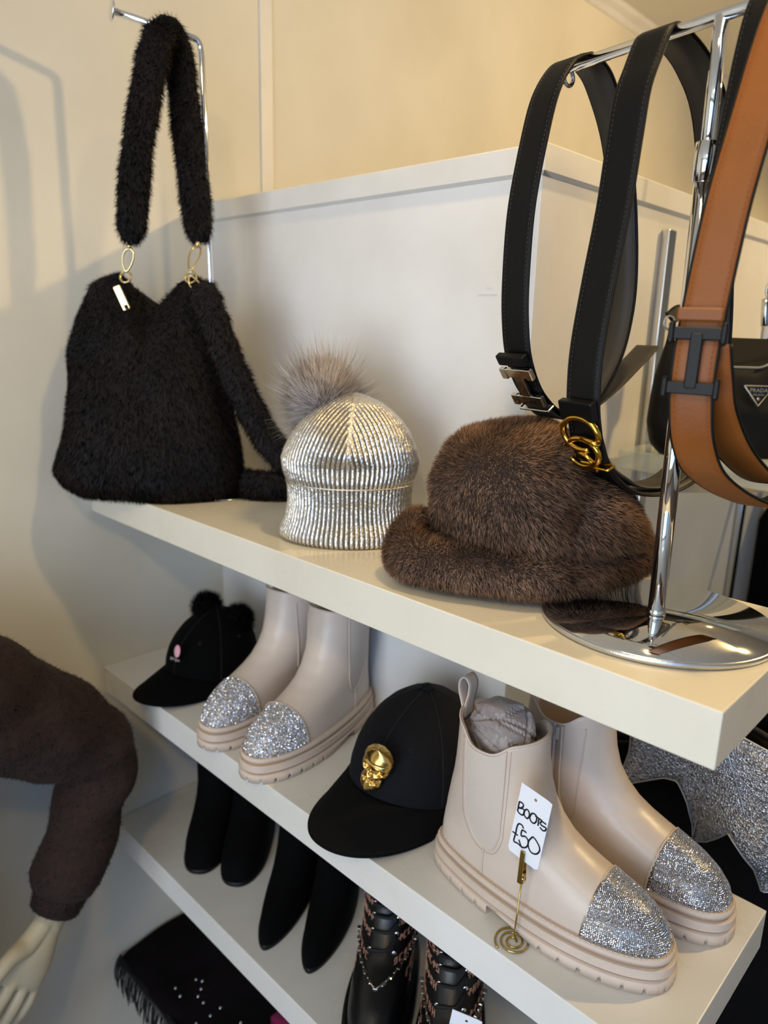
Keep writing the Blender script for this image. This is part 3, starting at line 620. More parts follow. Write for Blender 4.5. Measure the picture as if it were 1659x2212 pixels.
    zb = np.where((s % .021) < .0040, .0060, 0.0); zb = np.where(x > .265, np.maximum(zb, .0012), zb); zb = np.where((x > .088) & (x < .150), .0118*np.clip((.150-x)/.05, 0, 1)**.8, zb)
    rings = [top*[1, 1, 0]+np.stack([0*t, 0*t, zb], 1), top*[1, 1, 0]+[0, 0, .0115], top*[1, 1, 0]*1+[0, 0, .0122]]; rings[2] = L.ring(.036, t, .0088)*[1, 1, 0]+[0, 0, .0128]
    mid = np.array([(L.ring(.036, t, -.012)*[1, 1, 0]+np.stack([0*t, 0*t, zb+.0], 1))])[0]
    make('outsole', *loft([mid]+rings, True, True, True), m_soleb, b)
    # sparkling toe cap
    cx = .190; full = upper_rings(L, np.linspace(.0345, .095, 50), 160, .0012, False); V, F = loft(full, True, False, True)
    bm = bmesh.new(); vs = [bm.verts.new(v) for v in V]; [bm.faces.new([vs[i] for i in f]) for f in F]
    bmesh.ops.bisect_plane(bm, geom=bm.verts[:]+bm.edges[:]+bm.faces[:], plane_co=(cx, 0, .036), plane_no=norm(np.array([1, 0, -.12])), clear_inner=True)
    bmesh.ops.recalc_face_normals(bm, faces=bm.faces[:]); tc = bmake('toe_cap', bm, m_crystalbed if sparkle == 'rows' else m_glitterbed, up_, True)
    prof = []; zs2 = np.linspace(.0355, .093, 300); xs2 = np.array([L.at(z)[1] for z in zs2]); sp = np.concatenate([[0], np.cumsum(np.hypot(np.diff(zs2), np.diff(xs2)))])
    G = []; step = .0020
    def gem(c, n_, r, tw):
        e = norm(np.cross(n_, (.3, .2, .9) if abs(n_[2]) < .9 else (1, 0, 0))); f = np.cross(n_, e); a_ = np.arange(6)*PI/3+tw
        ring = lambda rr, h: [c+n_*h+(e*math.cos(q)+f*math.sin(q))*rr for q in a_]
        G.append((np.array(ring(r, 0)+ring(r*.95, r*.35)+ring(r*.5, r*.85)), [tuple((i, (i+1) % 6, 6+(i+1) % 6, 6+i)) for i in range(6)]+[tuple((6+i, 6+(i+1) % 6, 12+(i+1) % 6, 12+i)) for i in range(6)]+[tuple(range(12, 18))]))
    for k, sv in enumerate(np.arange(.0005, sp[-1], step)):
        z = np.interp(sv, sp, zs2); tt = np.linspace(-PI*.75, PI*.75, 400); r = L.ring(z, tt, .0013)
        keep = r[:, 0] > cx+.0015+.12*(z-.036); r = r[keep]
        if len(r) < 3: continue
        rr = resample(r, step); 
        if k % 2: rr = (rr[1:]+rr[:-1])/2
        c0 = np.array([cx-.02, 0, .04]); sl = (L.at(z+.001)[1]-L.at(z)[1])/.001
        tn = norm(np.gradient(rr, axis=0)) if len(rr) > 2 else np.array([[0, 1., 0]]*len(rr)); n0 = np.stack([tn[:, 1], -tn[:, 0], 0*tn[:, 0]], 1); n0 = n0*np.sign((n0*(rr-c0)).sum(1))[:, None]
        n0 = norm(n0+np.array([0, 0, 1])*np.clip(-sl, -.3, 6)*1.0)
        for p, nn in zip(rr, n0):
            j = rng.normal(size=3)*(.09 if sparkle == 'rows' else .40); gem(p+(rng.normal(size=3)*.0004 if sparkle != 'rows' else 0), norm(nn+j), .00098 if sparkle == 'rows' else rng.uniform(.0007, .0014), rng.uniform(0, 1))
    V = np.concatenate([g[0] for g in G]); F = [tuple(i+18*k for i in f) for k, g in enumerate(G) for f in g[1]]
    make('rhinestones', V, F, m_crystal, tc, False, 'stuff', recalc=False)
    cp = [p for p in upper_rings(L, np.linspace(.034, .0985, 60), 3, .001, False)]; trim = []
    for z in np.linspace(.035, .0975, 40):
        tt = np.linspace(0, PI, 200); r = L.ring(z, tt, .0012); i = int(np.argmin(abs(r[:, 0]-(cx+.12*(z-.036))))); 
        if r[:, 0].max() > cx+.12*(z-.036): trim.append(r[i])
    trim = np.array(trim); full_t = np.vstack([trim, (trim*[1, -1, 1]+[0, 2*0, 0])[::-1]]); full_t[len(trim):, 1] = -trim[::-1, 1]+2*L.bend*0
    make('toe_cap_piping', *tube(full_t, .0011, 6), m_beige, tc)
    if stuffing:
        bm = bmesh.new(); bmesh.ops.create_icosphere(bm, subdivisions=5, radius=1); rp = np.random.default_rng(77)
        D1 = norm(rp.normal(size=(26, 3))); c1_ = rp.uniform(.78, 1.0, 26); D2 = norm(rp.normal(size=(60, 3))); c2_ = rp.uniform(.80, 1.02, 60); cr = [(norm(rp.normal(size=3)), rp.uniform(-.5, .5), rp.uniform(.05, .12)) for _ in range(9)]
        for v in bm.verts:                                                # flat facets with sharp folds between them, as crumpled paper
            p = np.array(v.co); d1 = D1@p; d2 = D2@p; k = .62*np.min(np.where(d1 > .05, c1_/np.maximum(d1, .05), 9))+.38*np.min(np.where(d2 > .05, c2_/np.maximum(d2, .05), 9))
            for n_, o_, a_ in cr: k -= a_*max(0., 1-abs(p@n_-o_)/.07)
            v.co = Vector(p*k*np.array([.044, .034, .044])+np.array([.067, .0, .191]))
        paper = bmake('tissue_paper', bm, m_tissue, None, False)
        paper.location = loc; paper.rotation_euler = (0, 0, rz); tag(paper, 'crumpled grey tissue paper stuffed into the top of a beige boot', 'paper')
    return b
gR, gL = 'beige boots with crystal toes beside the price tag', 'beige boots with glittery toes between the two caps'
make_boot('ankle_boot', 'beige ankle boot with rhinestone toe, in front, stuffed with grey tissue', (.752, -.188, Z2+.0005), math.radians(4), -1, gR, True, seed=1)
make_boot('ankle_boot', 'beige ankle boot with rhinestone toe, behind, showing its side zip', (.772, -.078, Z2+.0005), math.radians(2), 1, gR, seed=2)
make_boot('ankle_boot', 'beige ankle boot with glitter toe, nearer of the pair beside the skull cap', (.426, -.008, Z2+.0005), math.radians(-81), 1, gL, sparkle='mix', seed=3)
make_boot('ankle_boot', 'beige ankle boot with glitter toe, half hidden, next to the pompom cap', (.318, -.008, Z2+.0005), math.radians(-81), -1, gL, sparkle='mix', seed=4)
# ------------------------------------------------------------------ caps (local frame: peak towards -y)
m_navy = M('black_cotton', '#0A0C12', .8, col2='#07090E', nscale=80, bump=.5, bscale=900, spec=.2)
m_navyseam = M('black_cotton_seam', '#07080B', .8)
m_peaksuede = M('black_peak_suede', '#080808', .9, bump=.4, bscale=800, spec=.15)
m_velour = M('black_velour', '#030303', .9, bump=.3, bscale=700, spec=.1)
m_pomblack = M('black_pompom_fur', '#060606', .7, spec=.15)
m_goldskull = M('brushed_gold', '#DDB66A', .22, 1.0)
m_pink = M('pink_print', '#E8A9B8', .6); m_greyprint = M('grey_print', '#8B8784', .6); m_whitecloth = M('pale_lining', '#C9CBD6', .8)
def cap_dome(sc, lean, H=.138):
    prof = [(0, .083), (.012, .0845), (.03, .0845), (.05, .0825), (.07, .078), (.088, .0705), (.104, .060), (.117, .047), (.127, .032), (.134, .016), (.1375, .004)]
    zz = np.concatenate([np.linspace(0, .12, 34), np.linspace(.123, .1375, 12)]); th = np.linspace(0, 2*PI, 144, endpoint=False); rings = []
    for z in zz:
        r = np.interp(z, [p[0] for p in prof], [p[1] for p in prof]); seam = np.zeros(144)
        for k in range(6): seam += np.exp(-(np.angle(np.exp(1j*(th-PI/6-k*PI/3)))*r/.0016)**2)
        rr = r-.0009*seam*(z < .134); x = rr*np.cos(th); y = rr*1.08*np.sin(th)
        front = np.clip(-np.sin(th), 0, 1)**2; y = y-front*.012*np.sin(PI*np.clip(z/.13, 0, 1)); y = y+lean*z
        rings.append(np.stack([x, y, z*np.ones_like(x)*H/.1375], 1)*sc)
    return rings
def make_cap(name, label, loc, rz, sc, mat, peakmat, lean=.12, droop=.034, plen=.066):
    c = thing(name, label, 'hat', loc, rz); rings = cap_dome(sc, lean); V, F = loft(rings, True, False, True); d = make('crown', V, F, mat, c)
    V, F = loft([r*[.97, .97, 1] for r in rings[:24]], True, False, False); make('lining', V, F, m_navyseam, c)
    for k in range(6):                                                   # raised seam tapes with eyelets between them
        j = int(round((PI/6+k*PI/3)/(2*PI)*144)) % 144; make('seam', *tube(np.array([r[j]*1.002 for r in rings[1:]]), .0007*sc, 6), m_navyseam, d)
        j2 = int(round((k*PI/3)/(2*PI)*144+.001)) % 144; p = rings[26][j2]; nrm = norm(p*[1, 1, .8]); e = norm(np.cross(nrm, VZ)); f = np.cross(nrm, e); a = np.linspace(0, 2*PI, 12, endpoint=False)
        make('eyelet', *tube([p*1.003+(e*math.cos(q)+f*math.sin(q))*.0024 for q in a], .0007, 6, True), m_navyseam, d)
    V, F = lathe([(.0085, -.001), (.0085, .001), (.006, .004), (.002, .005)], 20); make('button', xf(V*sc, rings[-1].mean(0)), F, mat, d)
    # peak: curved slab, its sides bent down
    ph = np.linspace(math.radians(-72), math.radians(72), 49); ns = 13; top = []; 
    for i in range(ns):
        s = i/(ns-1); row = []
        for q in ph:
            ri = .0835; inx, iny, inz = ri*math.sin(q), -ri*1.08*math.cos(q)-.006*math.cos(q)**2+lean*.02, droop+.006*math.cos(q)**2-.010*abs(math.sin(q))**2
            ln = plen*max(0., math.cos(q*90/73))**.62; ox = inx*(1+.10*math.cos(q))+.0*ln; oy = iny-ln; oz = .0055+.010*math.cos(q)**2-.004*abs(math.sin(q))
            row.append((inx+(ox-inx)*s, iny+(oy-iny)*s, inz+(max(oz, .0035)-inz)*(s**1.15)*min(1, ln/.03)))
        top.append(np.array(row))
    bot = [r+[0, 0, -.0030] for r in top]; rows = [np.vstack([t_, b_[::-1]]) for t_, b_ in zip(top, bot)]
    V, F = loft([r*sc for r in rows], True, True, True); pk_ = make('peak', V, F, peakmat, c)
    make('peak_edge', *tube(top[-1]*sc+[0, 0, -.0015], .0017, 6), peakmat, pk_)
    st_ = np.array([r for r in rings[3]])[[int((q/(2*PI)*144)) % 144 for q in np.linspace(PI*1.1, PI*1.9, 60)]]; make('front_seam', *tube(st_*1.003, .0007, 6), m_navyseam, d)
    return c, rings, d
RC = RV-math.radians(40)
skc, rings, dome = make_cap('baseball_cap', 'black baseball cap with a gold skull badge between the two pairs of beige boots', (.640, -.116, Z2+.0005), RC, 1.05, m_navy, m_peaksuede, plen=.080)
# skull badge in relief
def skull(parent, origin, A, sc, mat):
    nx, ny = 56, 84; X, Y = np.meshgrid(np.linspace(-1, 1, nx), np.linspace(-1.55, 1.25, ny)); 
    hw = np.interp(Y, [-1.5, -1.42, -1.25, -1.0, -.8, -.62, -.5, -.3, -.1, .1, .4, .7, .95, 1.1, 1.2], [.0, .42, .60, .66, .64, .58, .68, .84, .88, .88, .92, .86, .66, .42, .0])
    u = np.abs(X)/np.maximum(hw, 1e-3); base = np.sqrt(np.clip(1-u**2.2, 0, 1))*np.where(Y > -.3, .62, .45)
    g = lambda cx, cy, sx, sy: np.exp(-((X-cx)/sx)**2-((Y-cy)/sy)**2)
    h = base+.10*g(0, .35, .5, .3)-.52*g(-.38, -.14, .22, .18)-.52*g(.38, -.14, .22, .18)+.10*g(-.36, -.12, .08, .07)+.10*g(.36, -.12, .08, .07)+.16*g(-.4, .14, .3, .08)+.16*g(.4, .14, .3, .08)+.12*g(-.62, -.34, .14, .1)+.12*g(.62, -.34, .14, .1)
    h = h-.30*g(0, -.46, .11, .15)+.14*g(0, -.20, .07, .16)-.10*np.clip(np.cos(X*26), 0, 1)*(np.abs(Y+.84) < .15)*(np.abs(X) < .42)-.16*np.exp(-((Y+.84+.15*X*X)/.035)**2)*(np.abs(X) < .45)-.2*g(-.55, -.62, .1, .1)-.2*g(.55, -.62, .1, .1)
    h = h-.05*np.exp(-((Y-.28-.3*X*X)/.03)**2)
    idx = -np.ones(X.shape, int); V = []
    for j in range(ny):
        for i in range(nx):
            k = hw[j, i]
            if k > .02: V.append((X[j, i]*k/1.0, Y[j, i], 0)); idx[j, i] = len(V)-1
    # rebuild with x stretched to the outline so that the edge is clean
    V = []; F = []; idx = -np.ones((ny, nx), int); U = np.linspace(-1, 1, nx)
    for j in range(ny):
        yv = -1.5+2.7*j/(ny-1); k = np.interp(yv, Y[:, 0], hw[:, 0])
        for i in range(nx):
            xv = U[i]*max(k, .01); jj = min(ny-1, max(0, (yv+1.55)/2.8*(ny-1))); ii = min(nx-1, max(0, (xv+1)/2*(nx-1))); j0, i0 = int(jj), int(ii); j1, i1 = min(j0+1, ny-1), min(i0+1, nx-1); fj, fi = jj-j0, ii-i0
            hv = (h[j0, i0]*(1-fj)+h[j1, i0]*fj)*(1-fi)+(h[j0, i1]*(1-fj)+h[j1, i1]*fj)*fi
            hv = hv*math.sqrt(max(0, 1-abs(U[i])**6)) if 0 < i < nx-1 and 0 < j < ny-1 else 0
            V.append((xv, yv, max(hv, 0))); idx[j, i] = len(V)-1
    for j in range(ny-1):
        for i in range(nx-1): F.append((idx[j, i], idx[j, i+1], idx[j+1, i+1], idx[j+1, i]))
    V = np.array(V)*sc; back = V*[1, 1, 0]+[0, 0, -.004]
    edge = [idx[0, i] for i in range(nx)]+[idx[j, nx-1] for j in range(1, ny)]+[idx[ny-1, i] for i in range(nx-2, -1, -1)]+[idx[j, 0] for j in range(ny-2, 0, -1)]
    n0 = len(V); V = np.vstack([V, back[edge]]); F += [(edge[k], edge[(k+1) % len(edge)], n0+(k+1) % len(edge), n0+k) for k in range(len(edge))]
    return make('skull_badge', xf(V, origin, A), F, mat, parent)
fz = norm(np.array([.12, -1, .16])); fx = norm(np.cross((.16, 0, 1), fz)); fy = np.cross(fz, fx); kk = norm(fy+fx*.10); fx2 = np.cross(kk, fz)
skull(skc, np.array([.012, -.1005, .088]), axes(fx2, kk, fz), np.array([.0225, .0225, .0165]), m_goldskull)

mc, rings, dome = make_cap('pompom_cap', 'black velour cap with two fluffy pompoms on top and a small pink emblem', (.160, -.130, Z2+.0005), RV-math.radians(34), .90, m_velour, m_velour, .10, .03, .082)
for i, p in enumerate(((-.022, .012, .119), (.034, .034, .102))):
    bm = bmesh.new(); bmesh.ops.create_icosphere(bm, subdivisions=3, radius=.018)
    for v in bm.verts: v.co = v.co+Vector(p)
    pm = bmake('pompom', bm, m_pomblack, mc, True); fur('pompom_fur', pm, 5200, .014, .0009, m_pomblack, pm, comb=(0, 0, 1), combw=.1, rand=.35, segs=2, seed=20+i)
A_ = axes(norm(np.array([1, -.1, 0])), np.array([0, .25, .97]), norm(np.array([0, -1, .25])))
V, F = lathe([(.0085, 0), (.0085, .001), (.006, .0016)], 20); make('pink_emblem', xf(V*[.9, 1.25, 1], (.018, -.0915, .082), A_), F, m_pink, mc)
make('emblem_lettering', *merge([fbox(np.array((.004+k*.006, -.0935, .066+.001*(k % 2))), A_, (.0045, .005-.0015*(k % 2), .0016), .0004) for k in range(4)]), m_greyprint, mc, False)
make('sweatband', *loft([np.stack([.070*np.cos(t), .076*np.sin(t), 0*t+z], 1) for z in (.001, .012) for t in [np.linspace(-.9, .6, 24)]], False), m_whitecloth, mc)

# ------------------------------------------------------------------ price tag on a spiral wire stand
m_card = M('white_card', '#F1F2F6', .6); m_ink = M('black_marker_ink', '#0B0D1A', .6); m_wire = M('brass_wire', '#C9AC62', .2, 1.0)
STROKES = [[(-0.0057, 0.1638), (-0.0069, 0.1524)], [(-0.0057, 0.1638), (-0.002, 0.1636), (-0.0008, 0.161), (-0.004, 0.157), (-0.0062, 0.1571)], [(-0.0062, 0.1571), (-0.0004, 0.1577), (0.0008, 0.1548), (-0.0009, 0.151), (-0.0042, 0.1508), (-0.0069, 0.1524)], [(0.0014, 0.1579), (0.0003, 0.1538), (0.0021, 0.1508), (0.0047, 0.1501), (0.0066, 0.154), (0.0059, 0.1582), (0.0035, 0.1596), (0.0014, 0.1579)], [(0.009, 0.1581), (0.0073, 0.1526), (0.0094, 0.1491), (0.0127, 0.1491), (0.0149, 0.1532), (0.0144, 0.1578), (0.0118, 0.1592), (0.009, 0.1581)], [(0.013, 0.1577), (0.0212, 0.1563)], [(0.0173, 0.1573), (0.017, 0.1487)], [(0.0256, 0.1548), (0.021, 0.1554), (0.0191, 0.1526), (0.0214, 0.1511), (0.0256, 0.1509), (0.0253, 0.148), (0.0225, 0.1464), (0.0192, 0.1481)]]
PRICE = [[(0.0014, 0.1368), (-0.0006, 0.1396), (-0.0043, 0.1391), (-0.0061, 0.1344), (-0.007, 0.1267), (-0.0084, 0.1171), (-0.0039, 0.1168), (0.0022, 0.1148)], [(-0.0107, 0.1268), (-0.0043, 0.1257)], [(0.005, 0.1341), (0.0002, 0.1343), (-0.0005, 0.1276), (0.0039, 0.1292), (0.0074, 0.1269), (0.0076, 0.1212), (0.005, 0.117), (0.0006, 0.1159), (-0.0028, 0.1218)], [(0.0119, 0.133), (0.0085, 0.1268), (0.0083, 0.1209), (0.0113, 0.1161), (0.016, 0.116), (0.02, 0.1197), (0.021, 0.1254), (0.0176, 0.1305), (0.0137, 0.1333), (0.0119, 0.133)]]
def price_stand(loc, rz, label, tall=0.0):
    """holder (clip and wire) and the card it grips: two things"""
    h = thing('tag_holder', label[0], 'price holder', loc, rz, 'brass wire price holders'); t = np.linspace(0, 2*PI*2.6, 120); r = .0035+.0155*t/t[-1]
    sp_ = np.stack([r*np.cos(t+.6), r*np.sin(t+.6), np.full_like(t, .0011)], 1); make('spiral_base', *tube(sp_, .0011, 8), m_wire, h)
    make('wire_stem', *tube(np.vstack([sp_[0], sp_[0]*.6+[0, 0, .003], (.001, .0, .012), (.0040, .0, .075+tall)]), .0009, 8), m_wire, h)
    A2 = axes(np.array([1., 0, 0]), norm(np.array([.02, .0, 1.])), np.array([0, -1., 0])); cc = np.array([.0040, 0, .093+tall])
    cl = make('crocodile_clip', *merge([fbox(cc+[.0, -.0034, .002], axes(np.array([1., 0, 0]), norm(np.array([0, .06, 1.])), norm(np.array([0, -1., .06]))), (.0050, .036, .0012), .0004), fbox(cc+[0, .0030, -.002], axes(np.array([1., 0, 0]), norm(np.array([0, -.10, 1.])), norm(np.array([0, -1., -.1]))), (.0050, .030, .0012), .0004), fbox(cc+[0, 0, -.014], A2, (.0055, .008, .0060), .001)]), m_wire, h, False)
    make('clip_spring', *tube([cc+np.array([x, 0, -.008]) for x in (-.0035, .0035)], .0022, 10), m_wire, cl)
    ca = thing('price_card', label[1], 'price tag', loc, rz, 'white price cards')
    oy = .0; pts = [(-.0047, .1855), (.0301, .1798), (.0206, .0984), (-.0149, .1038)]; pts = [np.array((x, oy, z+tall)) for x, z in pts]
    hole = np.array((.0120, oy, .1742+tall)); ho = [hole+np.array((.0017*math.cos(q), 0, .0017*math.sin(q))) for q in np.linspace(0, 2*PI, 16, endpoint=False)]
    # card with a punched hole
    bm = bmesh.new(); n_ = len(ho); outer = resample(np.array(pts+[pts[0]]), .006)[:-1]
    vo = [bm.verts.new(p) for p in outer]; vi = [bm.verts.new(p) for p in ho]; eds = [bm.edges.new((vo[i], vo[(i+1) % len(vo)])) for i in range(len(vo))]+[bm.edges.new((vi[i], vi[(i+1) % n_])) for i in range(n_)]
    bmesh.ops.triangle_fill(bm, use_beauty=True, edges=eds)
    for f in bm.faces[:]:
        if f.calc_area() > 0 and (Vector(hole)-f.calc_center_median()).length < .0012: bm.faces.remove(f)
    ex = bmesh.ops.extrude_face_region(bm, geom=bm.faces[:]); bmesh.ops.translate(bm, vec=(0, .0005, 0), verts=[v for v in ex['geom'] if isinstance(v, bmesh.types.BMVert)]); bmesh.ops.recalc_face_normals(bm, faces=bm.faces[:])
    card = bmake('card', bm, m_card, ca)
    for nm, ss in (('word_boots', STROKES), ('price_figures', PRICE)):
        parts = []
        for q in ss:
            P = spline(np.array([(x, oy-.0003, z+tall) for x, z in q]), max(8, 7*len(q))); parts.append(strap(P, .00125, .0004, np.array([0, 0, 1.]) if abs(q[0][1]-q[-1][1]) < .002 and len(q) == 2 else np.array([1., 0, .2]))[0] if False else tube(P*[1, 1, 1], .00085, 6))
        V, F = merge(parts); V[:, 1] = oy-.0003+(V[:, 1]-(oy-.0003))*.35; make(nm, V, F, m_ink, card)
    return h
price_stand((.8843, -.2385, Z2+.0003), 0, ('brass spiral wire holder clipping a price card in front of the crystal-toed boot', 'white card reading BOOTS £50 in front of the crystal-toed boot'))
price_stand((.820, -.240, Z3+.0003), math.radians(28), ('brass wire holder on the third shelf in front of the lace-up boots', 'white handwritten price card cut off by the bottom edge, before the lace-up boots'), .0)

# ------------------------------------------------------------------ black boots on the third shelf
ROUND = [(.008, .000, .205, .030, .036, 2.4), (.016, -.002, .206, .031, .037, 2.4), (.030, -.002, .203, .031, .037, 2.3), (.042, .0, .194, .031, .036, 2.2), (.052, .001, .178, .031, .035, 2.1), (.062, .003, .158, .032, .035, 2.0), (.078, .006, .132, .033, .035, 2.0), (.10, .008, .112, .034, .036, 2.0), (.14, .006, .104, .037, .038, 2.0), (.20, .0, .104, .041, .041, 2.0), (.262, -.004, .106, .044, .044, 2.0)]
POINT = [(.008, .000, .232, .028, .030, 1.75), (.016, -.002, .232, .029, .031, 1.75), (.026, -.002, .224, .029, .031, 1.75), (.036, .0, .205, .029, .032, 1.8), (.046, .001, .180, .030, .032, 1.85), (.058, .003, .155, .031, .033, 1.9), (.078, .006, .128, .032, .034, 2.0), (.10, .008, .110, .034, .035, 2.0), (.14, .006, .102, .036, .037, 2.0), (.20, .0, .102, .040, .040, 2.0), (.262, -.004, .104, .043, .043, 2.0)]
def dark_boot(label, loc, rz, table, group, heel=.004):
    b = thing('suede_boot', label, 'boot', loc, rz, group); L = Last(table); zz = np.concatenate([np.linspace(.008, .1, 26), np.linspace(.11, .262, 16)]); t = np.linspace(0, 2*PI, 72, endpoint=False)
    rg = [L.ring(z, t) for z in zz]; inn = [L.ring(z, t, -.002) for z in np.linspace(.262, .14, 6)]
    rg = [r*[1, 1.12, 1] for r in rg]; inn = [r*[1, 1.12, 1] for r in inn]; u_ = make('upper', *loft(rg+inn, True, True, True), m_suede, b)
    def flat(z, off): r = L.ring(.010, t, off)*[1, 1.12, 1]; r[:, 2] = z; return r
    make('sole', *loft([flat(.0, .000), flat(.0005, .0022), flat(.0075, .0024), flat(.0085, .0005)], True, True, True), m_blackrub, b)
    make('back_seam', *tube(np.array([L.pt(z, PI, .0006) for z in np.linspace(.012, .26, 30)]), .0009, 6), m_suede, u_)
    make('inside_zip', *tube(np.array([L.pt(z, math.radians(100), .0006) for z in np.linspace(.04, .25, 30)]), .0012, 6), m_blackrub, u_)
    return b
g1, g2 = 'round-toed black suede boots', 'pointed black suede boots'
dark_boot('black suede boot with a rounded toe, next to the left wall on the third shelf', (.105, -.066, Z3+.0004), math.radians(-50), ROUND, g1)
dark_boot('black suede boot with a rounded toe, beside the pointed boots', (.178, -.034, Z3+.0004), math.radians(-51), ROUND, g1)
dark_boot('black suede boot with a pointed toe, beside the round-toed pair', (.333, -.036, Z3+.0004), math.radians(-60), POINT, g2)
dark_boot('black suede boot with a pointed toe, nearest the lace-up boots', (.413, -.014, Z3+.0004), math.radians(-60), POINT, g2)

# lace-up boots with printed side panels
m_copper = M('rose_gold_print', '#B98A74', .4, .3); m_lace = M('black_laces', '#0B0D12', .8)
COMBAT = [(.030, .000, .245, .034, .043, 2.4), (.040, -.002, .246, .035, .044, 2.4), (.055, -.002, .240, .035, .043, 2.3), (.068, .0, .222, .035, .042, 2.2), (.078, .001, .198, .036, .041, 2.1), (.090, .003, .168, .037, .041, 2.0), (.108, .005, .142, .038, .041, 2.0), (.13, .005, .124, .040, .042, 2.0), (.17, .0, .114, .043, .043, 2.0), (.225, -.003, .114, .045, .045, 2.0)]
def lace_boot(label, loc, rz, seed):
    rng = np.random.default_rng(seed); b = thing('lace_up_boot', label, 'boot', loc, rz, 'black lace-up boots with printed panels'); L = Last(COMBAT); t = np.linspace(0, 2*PI, 80, endpoint=False)
    zz = np.concatenate([np.linspace(.030, .11, 26), np.linspace(.118, .225, 14)]); u_ = make('upper', *loft([L.ring(z, t) for z in zz]+[L.ring(z, t, -.003) for z in np.linspace(.225, .12, 6)], True, True, True), m_darkleather, b)
    s_ = np.linspace(0, 2*PI, 240, endpoint=False); fl = lambda z, off: np.column_stack([L.ring(.034, s_, off)[:, :2], np.broadcast_to(z, (240,))])
    arc_ = np.cumsum(np.r_[0, np.linalg.norm(np.diff(L.ring(.034, s_, .008)[:, :2], axis=0), axis=1)]); zb = np.where((arc_ % .02) < .004, .007, 0.)
    make('sole', *loft([fl(zb, .008), fl(.010, .009), fl(.014, .007), fl(.016, .009), fl(.027, .008), fl(.032, .003)], True, True, True), m_blackrub, b)
    glyphs = []                                                           # printed motif: rows of little letter-like marks on both sides
    for sd in (1, -1):
        for zr, z in enumerate(np.arange(.058, .205, .0165)):
            for q in np.arange(.52, 2.3, .17):
                tt = sd*(q+.06*(zr % 2)); p = L.pt(z, tt, .0006)
                if p[0] > .160: continue
                e = norm(L.pt(z, tt+.02, .0006)-p); u3 = norm(L.pt(z+.002, tt, .0006)-p); n3 = np.cross(e, u3)*sd; Ax = axes(e, u3, norm(n3)); k = rng.integers(0, 4)
                bars = [[(0, .004, .006, .0016), (0, -.004, .006, .0016), (-.0025, 0, .0016, .009)], [(-.0022, 0, .0018, .0095), (.0022, 0, .0018, .0095), (0, 0, .004, .0016)], [(0, 0, .0085, .0018), (0, 0, .0018, .0085), (.002, .002, .003, .003)], [(0, .0035, .006, .0018), (.002, 0, .0018, .006), (0, -.0035, .006, .0018), (-.002, .001, .0018, .004)]][k]
                for bx_, by_, bw_, bh_ in bars: glyphs.append(fbox(p+e*bx_+u3*by_, Ax, (bw_, bh_, .0008), .0002))
    make('printed_motif', *merge(glyphs), m_copper, u_, False, 'stuff')
    fr_ = lambda z, off: L.pt(z, 0, off)
    lz = np.linspace(.098, .205, 8)
    for k, z in enumerate(lz):
        for sd in (1, -1):
            p = L.pt(z, sd*.42, .001); V, F = lathe([(.0034, 0), (.0034, .0012), (.0018, .0016)], 14); nrm = norm(p-np.array([.05, 0, z-.01])); e = norm(np.cross(nrm, VZ)); make('eyelet', xf(V, p, axes(e, np.cross(nrm, e), nrm)), F, m_chrome, u_)
        P = spline(np.array([L.pt(z, -.42, .003), L.pt(z+.004, -.15, .006), L.pt(z+.006, .15, .007), L.pt(min(z+.012, .22), .42, .003)]), 16); make('lace', *tube(P, .0024, 7), m_lace, u_)
    tg = [L.ring(z, np.linspace(-.36, .36, 12), .0016) for z in np.linspace(.10, .222, 12)]; make('tongue', *loft(tg, False), m_darkleather, u_)
    P = np.array([L.pt(.080+.012*abs(math.sin(q)), q, .004) for q in np.linspace(-1.3, 1.3, 26)]); parts = []
    for i in range(len(P)-1): parts.append(fbox((P[i]+P[i+1])/2, axes(*[norm(v) for v in (P[i+1]-P[i], np.cross((0, 0, 1), P[i+1]-P[i]), np.cross(P[i+1]-P[i], np.cross((0, 0, 1), P[i+1]-P[i])))]), (.0075, .0024 if i % 2 else .005, .005 if i % 2 else .0024), .0008))
    make('ankle_chain', *merge(parts), m_silver, b, False)
    return b
lace_boot('black lace-up boot with rose gold printed panel, next to the pointed boots', (.562, -.052, Z3+.0004), math.radians(-57), 31)
lace_boot('black lace-up boot with rose gold printed panel, behind the cut-off price card', (.684, -.052, Z3+.0004), math.radians(-57), 32)

# ------------------------------------------------------------------ fringed scarf on the lowest shelf
m_scarf = M('dark_plum_wool', '#0F070A', .9, col2='#080406', nscale=30, spec=.15, bump=.4, bscale=300)
m_fringe = M('dark_fringe', '#0D090B', .85)
sc_ = thing('scarf', 'dark plum scarf with a black fringe, folded on the lowest shelf', 'scarf', (.03, -.25, Z4+.0005))
rows = []
for y in np.linspace(-.026, .20, 24):
    x = np.linspace(-.022, .60, 60); drop = -np.clip((-.006-y)/.02, 0, 1)*.010; zt = .026+.006*np.sin(x*23+y*30)+.004*np.sin(x*51-y*17)+drop; rows.append(np.stack([x, np.full_like(x, y), zt], 1))
bot = [r*[1, 1, 0]+[0, 0, .0004] for r in rows]
for r, b_ in zip(rows, bot):
    if r[0, 1] < -.0115: b_[:, 2] = r[:, 2]-.012
V, F = loft([np.vstack([r, b_[::-1]]) for r, b_ in zip(rows, bot)], True, True, True); bodys = make('folded_body', V, F, m_scarf, sc_)
